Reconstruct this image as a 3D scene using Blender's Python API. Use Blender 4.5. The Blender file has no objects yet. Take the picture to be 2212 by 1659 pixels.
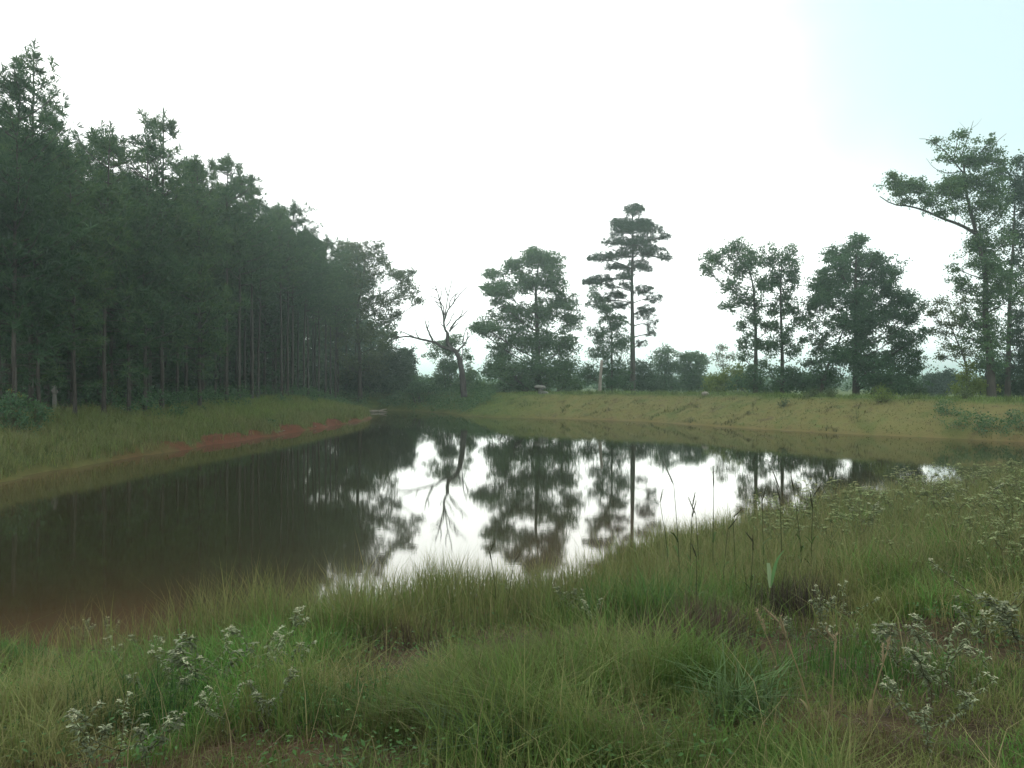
import bpy, math
import numpy as np
from mathutils import Vector

RNG = np.random.default_rng(11)
SC = bpy.context.scene
COL = SC.collection

# ---------------------------------------------------------------- camera
F, CX, HY, EYE = 1841.0, 1106.0, 822.0, 2.6      # focal length, centre, horizon in units of a 2212 wide frame
cam_d = bpy.data.cameras.new("camera")
cam_d.sensor_width = 36.0
cam_d.lens = 36.0 * F / 2212.0
cam_d.shift_y = -7.5 / 2212.0
cam_d.clip_start = 0.05
cam_d.clip_end = 20000
cam = bpy.data.objects.new("camera", cam_d)
cam.location = (0, 0, EYE)
cam.rotation_euler = (math.radians(90), 0, 0)
COL.objects.link(cam)
SC.camera = cam

# ---------------------------------------------------------------- sky, sun, exposure
SUN_EL, SUN_ROT = math.radians(9), math.radians(-4)
sun_dir = Vector((math.sin(SUN_ROT) * math.cos(SUN_EL), math.cos(SUN_ROT) * math.cos(SUN_EL), math.sin(SUN_EL)))
w = bpy.data.worlds.new("World")
SC.world = w
w.use_nodes = True
nt = w.node_tree
N, L = nt.nodes, nt.links
bg = N["Background"]
bg.inputs["Strength"].default_value = 0.1
sky = N.new("ShaderNodeTexSky")
sky.sky_type = 'NISHITA'
sky.sun_disc = False
sky.sun_elevation = SUN_EL
sky.sun_rotation = SUN_ROT
sky.air_density = 1.2
sky.dust_density = 1.5
tc = N.new("ShaderNodeTexCoord")


def vdot(vec):
    n = N.new("ShaderNodeVectorMath")
    n.operation = 'DOT_PRODUCT'
    L.new(tc.outputs["Generated"], n.inputs[0])
    n.inputs[1].default_value = vec
    return n.outputs["Value"]


def wmath(op, a, b=None, clamp=False):
    n = N.new("ShaderNodeMath")
    n.operation = op
    n.use_clamp = clamp
    for i, v in enumerate((a, b)):
        if v is None:
            continue
        if isinstance(v, (int, float)):
            n.inputs[i].default_value = v
        else:
            L.new(v, n.inputs[i])
    return n.outputs[0]


def wmap(v, a, b, c, d):
    n = N.new("ShaderNodeMapRange")
    n.interpolation_type = 'SMOOTHSTEP'
    L.new(v, n.inputs[0])
    for i, x in enumerate((a, b, c, d)):
        n.inputs[i + 1].default_value = x
    return n.outputs[0]


# a bright veil of cloud, brightest round the sun, thinning to pale blue high on the right
glow = wmap(vdot(tuple(sun_dir)), 0.30, 1.0, 0.0, 1.0)
noise = N.new("ShaderNodeTexNoise")
noise.inputs["Scale"].default_value = 2.2
noise.inputs["Detail"].default_value = 5
L.new(tc.outputs["Generated"], noise.inputs["Vector"])
clear_dir = Vector((math.sin(math.radians(34)) * math.cos(math.radians(25)), math.cos(math.radians(34)) * math.cos(math.radians(25)), math.sin(math.radians(25)))).normalized()
clear = wmap(wmath('ADD', vdot(tuple(clear_dir)), wmath('MULTIPLY', wmath('SUBTRACT', noise.outputs[0], 0.5), 0.10)), 0.885, 0.992, 0.0, 1.0)
cl = N.new("ShaderNodeMix")
cl.data_type = 'RGBA'
L.new(glow, cl.inputs[0])
cl.inputs[6].default_value = (12.2, 12.7, 12.9, 1)
cl.inputs[7].default_value = (19.5, 19.6, 19.4, 1)
fin = N.new("ShaderNodeMix")
fin.data_type = 'RGBA'
L.new(wmath('MULTIPLY', clear, 0.97), fin.inputs[0])
L.new(cl.outputs[2], fin.inputs[6])
mixb = N.new("ShaderNodeMix")
mixb.data_type = 'RGBA'
mixb.inputs[0].default_value = 0.82
L.new(sky.outputs[0], mixb.inputs[6])
mixb.inputs[7].default_value = (5.9, 8.0, 8.4, 1)
L.new(mixb.outputs[2], fin.inputs[7])
L.new(fin.outputs[2], bg.inputs["Color"])

sd_ = bpy.data.lights.new("sun", 'SUN')
sd_.energy = 0.7
sd_.angle = math.radians(60)
sd_.color = (1.0, 0.95, 0.86)
sun = bpy.data.objects.new("sun", sd_)
sun.rotation_euler = (-sun_dir).to_track_quat('-Z', 'Y').to_euler()
sun.location = (0, 0, 40)
COL.objects.link(sun)
SC.view_settings.view_transform = 'Standard'
SC.view_settings.look = 'None'
SC.view_settings.gamma = 1
SC.view_settings.use_curve_mapping = False
SC.view_settings.exposure = 0.33
SC.cycles.max_bounces = 6
SC.cycles.diffuse_bounces = 3
SC.cycles.glossy_bounces = 3
SC.cycles.transmission_bounces = 3
SC.cycles.volume_bounces = 0
SC.cycles.use_denoising = True


# ---------------------------------------------------------------- helpers
def tag(o, label=None, cat=None, group=None, kind=None):
    if label:
        o["label"] = label
    if cat:
        o["category"] = cat
    if group:
        o["group"] = group
    if kind:
        o["kind"] = kind
    return o


def empty(name, loc, label=None, cat=None, group=None):
    o = bpy.data.objects.new(name, None)
    o.empty_display_size = 0.2
    o.location = loc
    COL.objects.link(o)
    return tag(o, label, cat, group)


def copy_thing(root, loc, rz=0.0, sc=1.0, label=None, group=None):
    r = root.copy()
    COL.objects.link(r)
    r.location = loc
    r.rotation_euler = (0, 0, rz)
    r.scale = (sc, sc, sc)
    if label:
        r["label"] = label
    if group:
        r["group"] = group
    for ch in list(root.children):
        c = ch.copy()
        COL.objects.link(c)
        c.parent = r
    return r


def unit(a):
    return a / np.maximum(np.linalg.norm(a, axis=-1, keepdims=True), 1e-9)


class Geo:
    """Collects vertices, quads and triangles (and a tint per vertex) for one mesh object."""
    def __init__(self):
        self.v, self.q, self.t, self.c, self.n = [], [], [], [], 0

    def add(self, v, q=None, t=None, c=None):
        v = np.asarray(v, float).reshape(-1, 3)
        if q is not None and len(q):
            self.q.append(np.asarray(q, int) + self.n)
        if t is not None and len(t):
            self.t.append(np.asarray(t, int) + self.n)
        self.v.append(v)
        if c is not None:
            c = np.asarray(c, float)
            if c.ndim == 1:
                c = np.tile(c, (len(v), 1))
            self.c.append(c)
        self.n += len(v)

    def build(self, name, mat, parent=None, smooth=False, offset=None):
        V = np.concatenate(self.v) if self.v else np.zeros((0, 3))
        if offset is not None:
            V = V - np.asarray(offset, float)
        Q = np.concatenate(self.q) if self.q else np.zeros((0, 4), int)
        T = np.concatenate(self.t) if self.t else np.zeros((0, 3), int)
        me = bpy.data.meshes.new(name)
        me.vertices.add(len(V))
        me.vertices.foreach_set("co", V.astype(np.float32).ravel())
        nl = len(Q) * 4 + len(T) * 3
        me.loops.add(nl)
        me.loops.foreach_set("vertex_index", np.concatenate([Q.ravel(), T.ravel()]).astype(np.int32))
        me.polygons.add(len(Q) + len(T))
        st = np.concatenate([np.arange(len(Q)) * 4, len(Q) * 4 + np.arange(len(T)) * 3]).astype(np.int32)
        me.polygons.foreach_set("loop_start", st)
        if smooth:
            me.polygons.foreach_set("use_smooth", np.ones(len(Q) + len(T), bool))
        if self.c:
            C = np.concatenate(self.c)
            at = me.color_attributes.new("tint", 'FLOAT_COLOR', 'POINT')
            at.data.foreach_set("color", np.concatenate([C, np.ones((len(C), 1))], 1).astype(np.float32).ravel())
        me.update(calc_edges=True)
        me.materials.append(mat)
        o = bpy.data.objects.new(name, me)
        COL.objects.link(o)
        if parent:
            o.parent = parent
        return o


def tube(g, path, rad, seg=6, c=None):
    P = np.asarray(path, float)
    n = len(P)
    rad = np.broadcast_to(np.asarray(rad, float), (n,))
    T = unit(np.gradient(P, axis=0))
    ref = np.array([0.31, 0.95, 0.05]) if abs(T[0][2]) > 0.6 else np.array([0, 0, 1.0])
    A = unit(np.cross(T, ref))
    B = np.cross(T, A)
    an = np.arange(seg) / seg * 2 * math.pi
    V = P[:, None] + rad[:, None, None] * (A[:, None] * np.cos(an)[None, :, None] + B[:, None] * np.sin(an)[None, :, None])
    i, j = np.meshgrid(np.arange(n - 1), np.arange(seg), indexing='ij')
    j2 = (j + 1) % seg
    Q = np.stack([i * seg + j, i * seg + j2, (i + 1) * seg + j2, (i + 1) * seg + j], -1).reshape(-1, 4)
    V = V.reshape(-1, 3)
    ncap = len(V)
    V = np.concatenate([V, P[:1], P[-1:]])
    k = np.arange(seg)
    T1 = np.stack([(k + 1) % seg, k, np.full(seg, ncap)], 1)
    T2 = np.stack([(n - 1) * seg + k, (n - 1) * seg + (k + 1) % seg, np.full(seg, ncap + 1)], 1)
    g.add(V, Q, np.concatenate([T1, T2]), c)


def sticks(g, A, B, ra, rb):
    """many straight three sided twigs at once"""
    n = len(A)
    if not n:
        return
    T = unit(B - A)
    X = unit(np.cross(T, np.array([0.3, 0.9, 0.2])))
    Y = np.cross(T, X)
    V = []
    for P, r in ((A, ra), (B, rb)):
        for k in range(3):
            a = k * 2 * math.pi / 3
            V.append(P + (X * math.cos(a) + Y * math.sin(a)) * np.reshape(r, (-1, 1)))
    V = np.stack(V, 1)
    base = np.arange(n)[:, None] * 6
    Q = np.concatenate([np.stack([base[:, 0] + k, base[:, 0] + (k + 1) % 3, base[:, 0] + 3 + (k + 1) % 3, base[:, 0] + 3 + k], 1) for k in range(3)])
    g.add(V.reshape(-1, 3), Q)


def leaf_quads(g, P, D, Nn, Ln, Wd, c=None, droop=0.0):
    n = len(P)
    if not n:
        return
    D = unit(D)
    S = unit(np.cross(D, Nn))
    Ln = np.reshape(np.broadcast_to(Ln, (n,)), (-1, 1))
    Wd = np.reshape(np.broadcast_to(Wd, (n,)), (-1, 1))
    dz = np.zeros((n, 3))
    dz[:, 2] = -droop * Ln[:, 0]
    V = np.stack([P, P + D * Ln * .45 + S * Wd * .5, P + D * Ln + dz, P + D * Ln * .45 - S * Wd * .5], 1)
    Q = np.arange(n)[:, None] * 4 + np.arange(4)[None]
    cc = None if c is None else np.repeat(c, 4, axis=0)
    g.add(V.reshape(-1, 3), Q, None, cc)


def hash2(i, j, s):
    h = np.sin(i * 127.1 + j * 311.7 + s * 74.7) * 43758.5453
    return h - np.floor(h)


def vnoise(x, y, s=0):
    i, j = np.floor(x), np.floor(y)
    u, v = x - i, y - j
    u = u * u * (3 - 2 * u)
    v = v * v * (3 - 2 * v)
    return (hash2(i, j, s) * (1 - u) + hash2(i + 1, j, s) * u) * (1 - v) + (hash2(i, j + 1, s) * (1 - u) + hash2(i + 1, j + 1, s) * u) * v


def fbm(x, y, s=0):
    return (vnoise(x, y, s) + .5 * vnoise(x * 2.1, y * 2.1, s + 1) + .25 * vnoise(x * 4.3, y * 4.3, s + 2)) / 1.75


def sstep(a, b, x):
    t = np.clip((x - a) / (b - a), 0, 1)
    return t * t * (3 - 2 * t)


# ---------------------------------------------------------------- terrain
NEAR, DAM, CORNER, LEFT = 0, 1, 2, 3
SHORE = [(-9, 6.6, NEAR), (-6.5, 7.2, NEAR), (-4.8, 8.0, NEAR), (-3.2, 8.7, NEAR), (-2, 9.2, NEAR), (-.8, 9.8, NEAR), (0, 10.2, NEAR),
         (.6, 10.9, NEAR), (1.5, 12, NEAR), (2.5, 13.4, NEAR), (4.5, 15.8, NEAR), (7, 17.8, NEAR), (9.5, 19.5, NEAR), (13.5, 22, NEAR), (18, 25, NEAR),
         (21.5, 28.5, NEAR), (23.3, 32, DAM), (22.2, 35.6, DAM), (18.9, 39, DAM), (15.7, 42, DAM), (12, 47.5, DAM), (8.6, 54, DAM), (4, 57.5, DAM),
         (-1.3, 60, DAM), (-3.6, 63, CORNER), (-5, 68, CORNER), (-8, 72, CORNER), (-11.5, 74.5, CORNER), (-13.5, 73, LEFT), (-13.2, 68, LEFT),
         (-10.8, 63.5, LEFT), (-9.4, 58.5, LEFT), (-9.9, 53, LEFT), (-10.4, 47, LEFT), (-11.1, 40.6, LEFT), (-12.4, 32.3, LEFT), (-13.2, 26.9, LEFT), (-13.2, 22, LEFT), (-13.6, 14, LEFT), (-12, 8.5, LEFT)]
SP = np.array([(a, b) for a, b, _ in SHORE], float)
SK = [k for _, _, k in SHORE]


def shore(x, y):
    """signed distance to the waterline (positive on land) and the share of each kind of bank"""
    x, y = np.asarray(x, float), np.asarray(y, float)
    dmin = np.full(x.shape, 1e9)
    inside = np.zeros(x.shape, bool)
    wt = np.zeros((4,) + x.shape)
    n = len(SP)
    for i in range(n):
        a, b = SP[i], SP[(i + 1) % n]
        e = b - a
        t = np.clip(((x - a[0]) * e[0] + (y - a[1]) * e[1]) / (e @ e), 0, 1)
        d = np.hypot(x - a[0] - t * e[0], y - a[1] - t * e[1])
        dmin = np.minimum(dmin, d)
        wt[SK[i]] += np.hypot(*e) / (d + .4) ** 4
        with np.errstate(divide='ignore', invalid='ignore'):
            hit = ((a[1] > y) != (b[1] > y)) & (x < (b[0] - a[0]) * (y - a[1]) / (b[1] - a[1]) + a[0])
        inside ^= hit
    wt /= wt.sum(0)
    sd = np.where(inside, -dmin, dmin)
    sd = sd + (vnoise(x * .9, y * .9, 5) - .5) * .5 * sstep(60, 3, dmin) + (vnoise(x * 3, y * 3, 6) - .5) * .16
    return sd, wt


def terrain(x, y):
    sd, wt = shore(x, y)
    s = np.maximum(sd, 0)

    def rise(Lr, p=1.5):
        return 1 - (1 - np.clip(s / Lr, 0, 1)) ** p
    z = wt[NEAR] * (1.08 * rise(9.5, 1.35))
    z += wt[LEFT] * (0.2 * sstep(0, .35, s) + (.98 + .4 * (1 - sstep(27, 40, y))) * rise(5.5, 1.3))
    z += wt[CORNER] * (1.62 * rise(4.2, 1.3) - .7 * sstep(9, 16, s))
    z += wt[DAM] * (1.66 * rise(4.3, 1.22) - .95 * sstep(7.4, 13, s))
    z += (fbm(x * .45, y * .45, 9) - .5) * .16 * sstep(.3, 2.5, s) + (vnoise(x * 2.2, y * 2.2, 3) - .5) * .05 * sstep(.2, 1, s)
    z = np.where(sd > 0, z, -np.minimum(1.3, .17 * -sd))
    return z


def terr1(x, y):
    return float(terrain(np.array([x]), np.array([y]))[0])


def axis(lo, hi, step, far):
    c = list(np.arange(lo, hi + 1e-6, step))
    a, s = c[-1], step
    while a < far:
        s *= 1.22
        a += s
        c.append(a)
    a, s = lo, step
    while a > -far:
        s *= 1.22
        a -= s
        c.insert(0, a)
    return np.array(c)


GX, GY = axis(-19, 27, .26, 6000), axis(1.0, 80, .26, 6000)


# ---------------------------------------------------------------- materials
def new_mat(name):
    m = bpy.data.materials.new(name)
    m.use_nodes = True
    t = m.node_tree
    t.nodes.clear()
    out = t.nodes.new("ShaderNodeOutputMaterial")
    return m, t, out


def ramp(t, fac, stops):
    r = t.nodes.new("ShaderNodeValToRGB")
    els = r.color_ramp.elements
    while len(els) < len(stops):
        els.new(0.5)
    for e, (p, c) in zip(els, stops):
        e.position = p
        e.color = (*c, 1)
    t.links.new(fac, r.inputs[0])
    return r.outputs[0]


def leaf_mat(name, c1, c2, c3=None, trans=.3, scale=.5, tcol=(1.25, 1.35, .7)):
    m, t, out = new_mat(name)
    geo = t.nodes.new("ShaderNodeNewGeometry")
    oi = t.nodes.new("ShaderNodeObjectInfo")
    tcn = t.nodes.new("ShaderNodeTexCoord")
    nz = t.nodes.new("ShaderNodeTexNoise")
    nz.inputs["Scale"].default_value = scale
    nz.inputs["Detail"].default_value = 3
    t.links.new(tcn.outputs["Object"], nz.inputs["Vector"])
    a = t.nodes.new("ShaderNodeMath")
    a.operation = 'MULTIPLY_ADD'
    t.links.new(geo.outputs["Random Per Island"], a.inputs[0])
    a.inputs[1].default_value = .55
    a2 = t.nodes.new("ShaderNodeMath")
    a2.operation = 'MULTIPLY_ADD'
    t.links.new(nz.outputs[0], a2.inputs[0])
    a2.inputs[1].default_value = .7
    a3 = t.nodes.new("ShaderNodeMath")
    a3.operation = 'MULTIPLY_ADD'
    t.links.new(oi.outputs["Random"], a3.inputs[0])
    a3.inputs[1].default_value = .3
    a3.inputs[2].default_value = -.25
    t.links.new(a3.outputs[0], a2.inputs[2])
    t.links.new(a2.outputs[0], a.inputs[2])
    col = ramp(t, a.outputs[0], [(.15, c1), (.6, c2), (1.0, c3 or c2)])
    d = t.nodes.new("ShaderNodeBsdfPrincipled")
    d.inputs["Roughness"].default_value = .62
    d.inputs["Specular IOR Level"].default_value = .2
    t.links.new(col, d.inputs["Base Color"])
    tr = t.nodes.new("ShaderNodeBsdfTranslucent")
    mul = t.nodes.new("ShaderNodeMix")
    mul.data_type = 'RGBA'
    mul.blend_type = 'MULTIPLY'
    mul.inputs[0].default_value = 1
    t.links.new(col, mul.inputs[6])
    mul.inputs[7].default_value = (*tcol, 1)
    t.links.new(mul.outputs[2], tr.inputs[0])
    mx = t.nodes.new("ShaderNodeMixShader")
    mx.inputs[0].default_value = trans
    t.links.new(d.outputs[0], mx.inputs[1])
    t.links.new(tr.outputs[0], mx.inputs[2])
    t.links.new(mx.outputs[0], out.inputs[0])
    return m


def tint_mat(name, trans=.3, rough=.7, gain=1.0):
    """colour comes from the tint each blade or leaf carries"""
    m, t, out = new_mat(name)
    at = t.nodes.new("ShaderNodeAttribute")
    at.attribute_name = "tint"
    geo = t.nodes.new("ShaderNodeNewGeometry")
    mr = t.nodes.new("ShaderNodeMapRange")
    t.links.new(geo.outputs["Random Per Island"], mr.inputs[0])
    mr.inputs[3].default_value = .72 * gain
    mr.inputs[4].default_value = 1.28 * gain
    mul = t.nodes.new("ShaderNodeVectorMath")
    mul.operation = 'SCALE'
    t.links.new(at.outputs["Color"], mul.inputs[0])
    t.links.new(mr.outputs[0], mul.inputs["Scale"])
    d = t.nodes.new("ShaderNodeBsdfPrincipled")
    d.inputs["Roughness"].default_value = rough
    d.inputs["Specular IOR Level"].default_value = .15
    t.links.new(mul.outputs[0], d.inputs["Base Color"])
    tr = t.nodes.new("ShaderNodeBsdfTranslucent")
    t.links.new(mul.outputs[0], tr.inputs[0])
    mx = t.nodes.new("ShaderNodeMixShader")
    mx.inputs[0].default_value = trans
    t.links.new(d.outputs[0], mx.inputs[1])
    t.links.new(tr.outputs[0], mx.inputs[2])
    t.links.new(mx.outputs[0], out.inputs[0])
    return m


def bark_mat(name, c1, c2, scale=6.0, stretch=.18):
    m, t, out = new_mat(name)
    tcn = t.nodes.new("ShaderNodeTexCoord")
    mp = t.nodes.new("ShaderNodeMapping")
    mp.inputs["Scale"].default_value = (scale, scale, scale * stretch)
    t.links.new(tcn.outputs["Object"], mp.inputs[0])
    nz = t.nodes.new("ShaderNodeTexNoise")
    nz.inputs["Scale"].default_value = 1
    nz.inputs["Detail"].default_value = 8
    nz.inputs["Roughness"].default_value = .7
    t.links.new(mp.outputs[0], nz.inputs["Vector"])
    col = ramp(t, nz.outputs[0], [(.32, c1), (.68, c2)])
    d = t.nodes.new("ShaderNodeBsdfPrincipled")
    d.inputs["Roughness"].default_value = .9
    d.inputs["Specular IOR Level"].default_value = .1
    t.links.new(col, d.inputs["Base Color"])
    b = t.nodes.new("ShaderNodeBump")
    b.inputs["Strength"].default_value = .6
    b.inputs["Distance"].default_value = .03
    t.links.new(nz.outputs[0], b.inputs["Height"])
    t.links.new(b.outputs[0], d.inputs["Normal"])
    t.links.new(d.outputs[0], out.inputs[0])
    return m


def ground_mat(name, dam=False):
    m, t, out = new_mat(name)
    tcn = t.nodes.new("ShaderNodeTexCoord")

    def nse(sc_, det=6, vec=None):
        n = t.nodes.new("ShaderNodeTexNoise")
        n.inputs["Scale"].default_value = sc_
        n.inputs["Detail"].default_value = det
        n.inputs["Roughness"].default_value = .65
        t.links.new(tcn.outputs["Object"], n.inputs["Vector"])
        return n.outputs[0]
    if dam:
        base = ramp(t, nse(1.3), [(.3, (.09, .07, .036)), (.45, (.14, .130, .048)), (.58, (.125, .125, .045)), (.72, (.085, .118, .034))])
    else:
        base = ramp(t, nse(1.6), [(.3, (.035, .026, .016)), (.5, (.06, .045, .026)), (.72, (.045, .05, .02))])
    at = t.nodes.new("ShaderNodeAttribute")
    at.attribute_name = "tint"
    sep = t.nodes.new("ShaderNodeSeparateColor")
    t.links.new(at.outputs["Color"], sep.inputs[0])

    def over(col, fac, c):
        mx = t.nodes.new("ShaderNodeMix")
        mx.data_type = 'RGBA'
        t.links.new(fac, mx.inputs[0])
        t.links.new(col, mx.inputs[6])
        t.links.new(c, mx.inputs[7])
        return mx.outputs[2]
    clay = ramp(t, nse(3.0), [(.3, (.050, .024, .014)), (.55, (.100, .040, .022)), (.75, (.065, .036, .022))])
    green = ramp(t, nse(2.0), [(.3, (.045, .075, .02)), (.7, (.10, .125, .035))])
    col = over(base, sep.outputs[1], green)
    col = over(col, sep.outputs[0], clay)
    d = t.nodes.new("ShaderNodeBsdfPrincipled")
    d.inputs["Roughness"].default_value = .95
    d.inputs["Specular IOR Level"].default_value = .05
    t.links.new(col, d.inputs["Base Color"])
    b = t.nodes.new("ShaderNodeBump")
    b.inputs["Strength"].default_value = .8
    b.inputs["Distance"].default_value = .05
    t.links.new(nse(9, 8), b.inputs["Height"])
    t.links.new(b.outputs[0], d.inputs["Normal"])
    t.links.new(d.outputs[0], out.inputs[0])
    return m


M = {}
M['oak'] = leaf_mat("oak_leaves", (.030, .076, .040), (.062, .130, .060), (.098, .165, .064))
M['broad'] = leaf_mat("broad_leaves", (.030, .078, .042), (.064, .130, .060), (.105, .170, .064))
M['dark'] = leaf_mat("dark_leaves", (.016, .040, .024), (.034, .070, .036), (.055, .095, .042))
M['pale'] = leaf_mat("pale_leaves", (.040, .060, .030), (.075, .105, .045), (.11, .14, .06), trans=.4)
M['lime'] = leaf_mat("yellow_green_leaves", (.080, .120, .030), (.15, .20, .05), (.21, .25, .07), trans=.45)
M['needle'] = leaf_mat("pine_needles", (.020, .052, .030), (.050, .104, .050), (.098, .155, .058), trans=.35, scale=.9)
M['needle_far'] = leaf_mat("tall_pine_needles", (.022, .048, .036), (.040, .074, .046), (.062, .098, .052), trans=.25)
M['bark'] = bark_mat("grey_bark", (.030, .025, .021), (.085, .075, .062))
M['pinebark'] = bark_mat("pine_bark", (.022, .020, .017), (.095, .085, .072))
M['deadwood'] = bark_mat("dead_wood", (.030, .026, .024), (.085, .075, .07))
M['palewood'] = bark_mat("pale_wood", (.14, .125, .10), (.32, .29, .24))
M['greywood'] = bark_mat("weathered_grey_wood", (.10, .10, .085), (.22, .22, .19), 9, .6)
M['stem'] = bark_mat("weed_stems", (.05, .05, .026), (.11, .10, .055), 20)
M['grass'] = tint_mat("grass_blades", .3)
M['weed'] = tint_mat("weed_leaves", .25, .75)
M['flower'] = tint_mat("weed_flowers", .15, .8)
M['ground'] = ground_mat("ground_soil")
M['dam'] = ground_mat("dam_turf", True)

# ---------------------------------------------------------------- ground sheet and dam
XX, YY = np.meshgrid(GX, GY)
ZZ = terrain(XX, YY)
sdG, wtG = shore(XX, YY)
ny, nx = XX.shape
idx = np.arange(ny * nx).reshape(ny, nx)
quads = np.stack([idx[:-1, :-1], idx[:-1, 1:], idx[1:, 1:], idx[1:, :-1]], -1).reshape(-1, 4)
pts = np.stack([XX, YY, ZZ], -1).reshape(-1, 3)
fb = fbm(XX * .8, YY * .8, 21)
clay = wtG[LEFT] * sstep(-3, -.2, sdG) * (1 - sstep(.3, .9, sdG + (fb - .5) * 2.8)) * sstep(24, 34, YY + (fb - .5) * 14) * (1 - sstep(57, 62, YY))
clay = np.maximum(clay, (1 - wtG[LEFT] - wtG[DAM] - wtG[CORNER]).clip(0, 1) * sstep(.55, .75, fb) * .35 * sstep(-8, -.1, sdG))
clay = np.maximum(clay, .25 * sstep(-2.5, -.3, sdG) * (1 - sstep(.15, .6, sdG)))
clay = np.maximum(clay, wtG[DAM] * sstep(19, 22, XX) * (1 - sstep(.2, .8, sdG)) * .5)
green = np.clip((wtG[DAM] * (sstep(3.4, 4.4, sdG) + .7 * sstep(.62, .8, fb))) + wtG[CORNER] + wtG[LEFT] * .8 * sstep(-16.2, -14.8, XX) + wtG[DAM] * sstep(5, -3, XX) + sstep(9, 14, sdG) * wtG[DAM], 0, 1)
tintG = np.stack([clay, green, clay * 0], -1).reshape(-1, 3)
is_dam = (wtG[DAM] > .5) & (sdG > -.6) & (sdG < 9.0)
fm = is_dam[:-1, :-1].ravel()
for nm, msk, mt in (("ground", ~fm, M['ground']), ("dam_bank", fm, M['dam'])):
    used = np.unique(quads[msk])
    remap = np.full(ny * nx, -1)
    remap[used] = np.arange(len(used))
    g = Geo()
    g.add(pts[used], remap[quads[msk]], None, tintG[used])
    tag(g.build(nm, mt, smooth=True), kind="structure")

# ---------------------------------------------------------------- water
wx, wy = np.arange(-15, 25.1, .4), np.arange(5.6, 77, .4)
WX, WY = np.meshgrid(wx, wy)
wsd, _ = shore(WX, WY)
nyw, nxw = WX.shape
wi = np.arange(nyw * nxw).reshape(nyw, nxw)
wq = np.stack([wi[:-1, :-1], wi[:-1, 1:], wi[1:, 1:], wi[1:, :-1]], -1).reshape(-1, 4)
keep = np.min(wsd.ravel()[wq], axis=1) < .5
g = Geo()
shallow = np.clip(np.exp(wsd / 1.5), 0, 1)
g.add(np.stack([WX, WY, WX * 0], -1).reshape(-1, 3), wq[keep], None, np.repeat(shallow.reshape(-1, 1), 3, 1))
m, t, out = new_mat("pond_water")
at = t.nodes.new("ShaderNodeAttribute")
at.attribute_name = "tint"
murk = ramp(t, at.outputs["Fac"], [(0.0, (.022, .023, .010)), (.3, (.042, .028, .013)), (1.0, (.095, .055, .030))])
dif = t.nodes.new("ShaderNodeBsdfDiffuse")
t.links.new(murk, dif.inputs[0])
gl = t.nodes.new("ShaderNodeBsdfGlossy")
gl.inputs["Roughness"].default_value = .03
gl.inputs["Color"].default_value = (.92, .94, .92, 1)
tcn = t.nodes.new("ShaderNodeTexCoord")
mp = t.nodes.new("ShaderNodeMapping")
mp.inputs["Scale"].default_value = (2.2, 9, 1)
t.links.new(tcn.outputs["Object"], mp.inputs[0])
nz = t.nodes.new("ShaderNodeTexNoise")
nz.inputs["Scale"].default_value = 1.3
nz.inputs["Detail"].default_value = 3
t.links.new(mp.outputs[0], nz.inputs["Vector"])
bp = t.nodes.new("ShaderNodeBump")
bp.inputs["Strength"].default_value = .02
bp.inputs["Distance"].default_value = .012
t.links.new(nz.outputs[0], bp.inputs["Height"])
t.links.new(bp.outputs[0], gl.inputs["Normal"])
fr = t.nodes.new("ShaderNodeFresnel")
fr.inputs["IOR"].default_value = 1.45
mx = t.nodes.new("ShaderNodeMixShader")
t.links.new(fr.outputs[0], mx.inputs[0])
t.links.new(dif.outputs[0], mx.inputs[1])
t.links.new(gl.outputs[0], mx.inputs[2])
t.links.new(mx.outputs[0], out.inputs[0])
tag(g.build("pond_water", m, smooth=True), kind="structure")


# ---------------------------------------------------------------- placing helpers
def X_at(px, d):
    return (px - CX) / F * d


def pt(px, py, d):
    return np.array([(px - CX) / F * d, d, EYE - (py - HY) / F * d])


def ground_hit(px, py):
    d = np.arange(2.2, 95, .03)
    z = EYE - (py - HY) / F * d
    tz = terrain(X_at(px, d), d)
    k = np.argmax(z <= np.maximum(tz, 0))
    return np.array([X_at(px, d[k]), d[k], tz[k]])


# ---------------------------------------------------------------- broadleaf trees and bushes
def smooth_path(P, n=10):
    P = np.asarray(P, float)
    if len(P) < 3:
        s = np.linspace(0, 1, n)[:, None]
        return P[0] * (1 - s) + P[-1] * s
    u = np.concatenate([[0], np.cumsum(np.linalg.norm(np.diff(P, axis=0), axis=1))])
    m_ = np.gradient(P, u, axis=0)
    s = np.linspace(0, u[-1], n)
    k = np.clip(np.searchsorted(u, s, side='right') - 1, 0, len(P) - 2)
    h = (u[k + 1] - u[k])
    q = ((s - u[k]) / h)[:, None]
    h = h[:, None]
    return (2 * q ** 3 - 3 * q ** 2 + 1) * P[k] + (q ** 3 - 2 * q ** 2 + q) * h * m_[k] + (-2 * q ** 3 + 3 * q ** 2) * P[k + 1] + (q ** 3 - q ** 2) * h * m_[k + 1]


def foliage_cluster(g, centres, rad, nleaf, ls, flat=.65):
    n = len(centres)
    C = np.repeat(centres, nleaf, 0)
    R_ = np.repeat(rad, nleaf)
    off = RNG.normal(size=(n * nleaf, 3)) * .52
    off[:, 2] *= flat
    P = C + off * R_[:, None]
    D = RNG.normal(size=P.shape) * .8 + off * .7
    D[:, 2] -= .25
    Nn = RNG.normal(size=P.shape) * .7 + np.array([0, 0, .7])
    ln = ls * RNG.uniform(.65, 1.35, len(P))
    leaf_quads(g, P, D, unit(Nn), ln, ln * RNG.uniform(.5, .75, len(P)))


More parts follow.
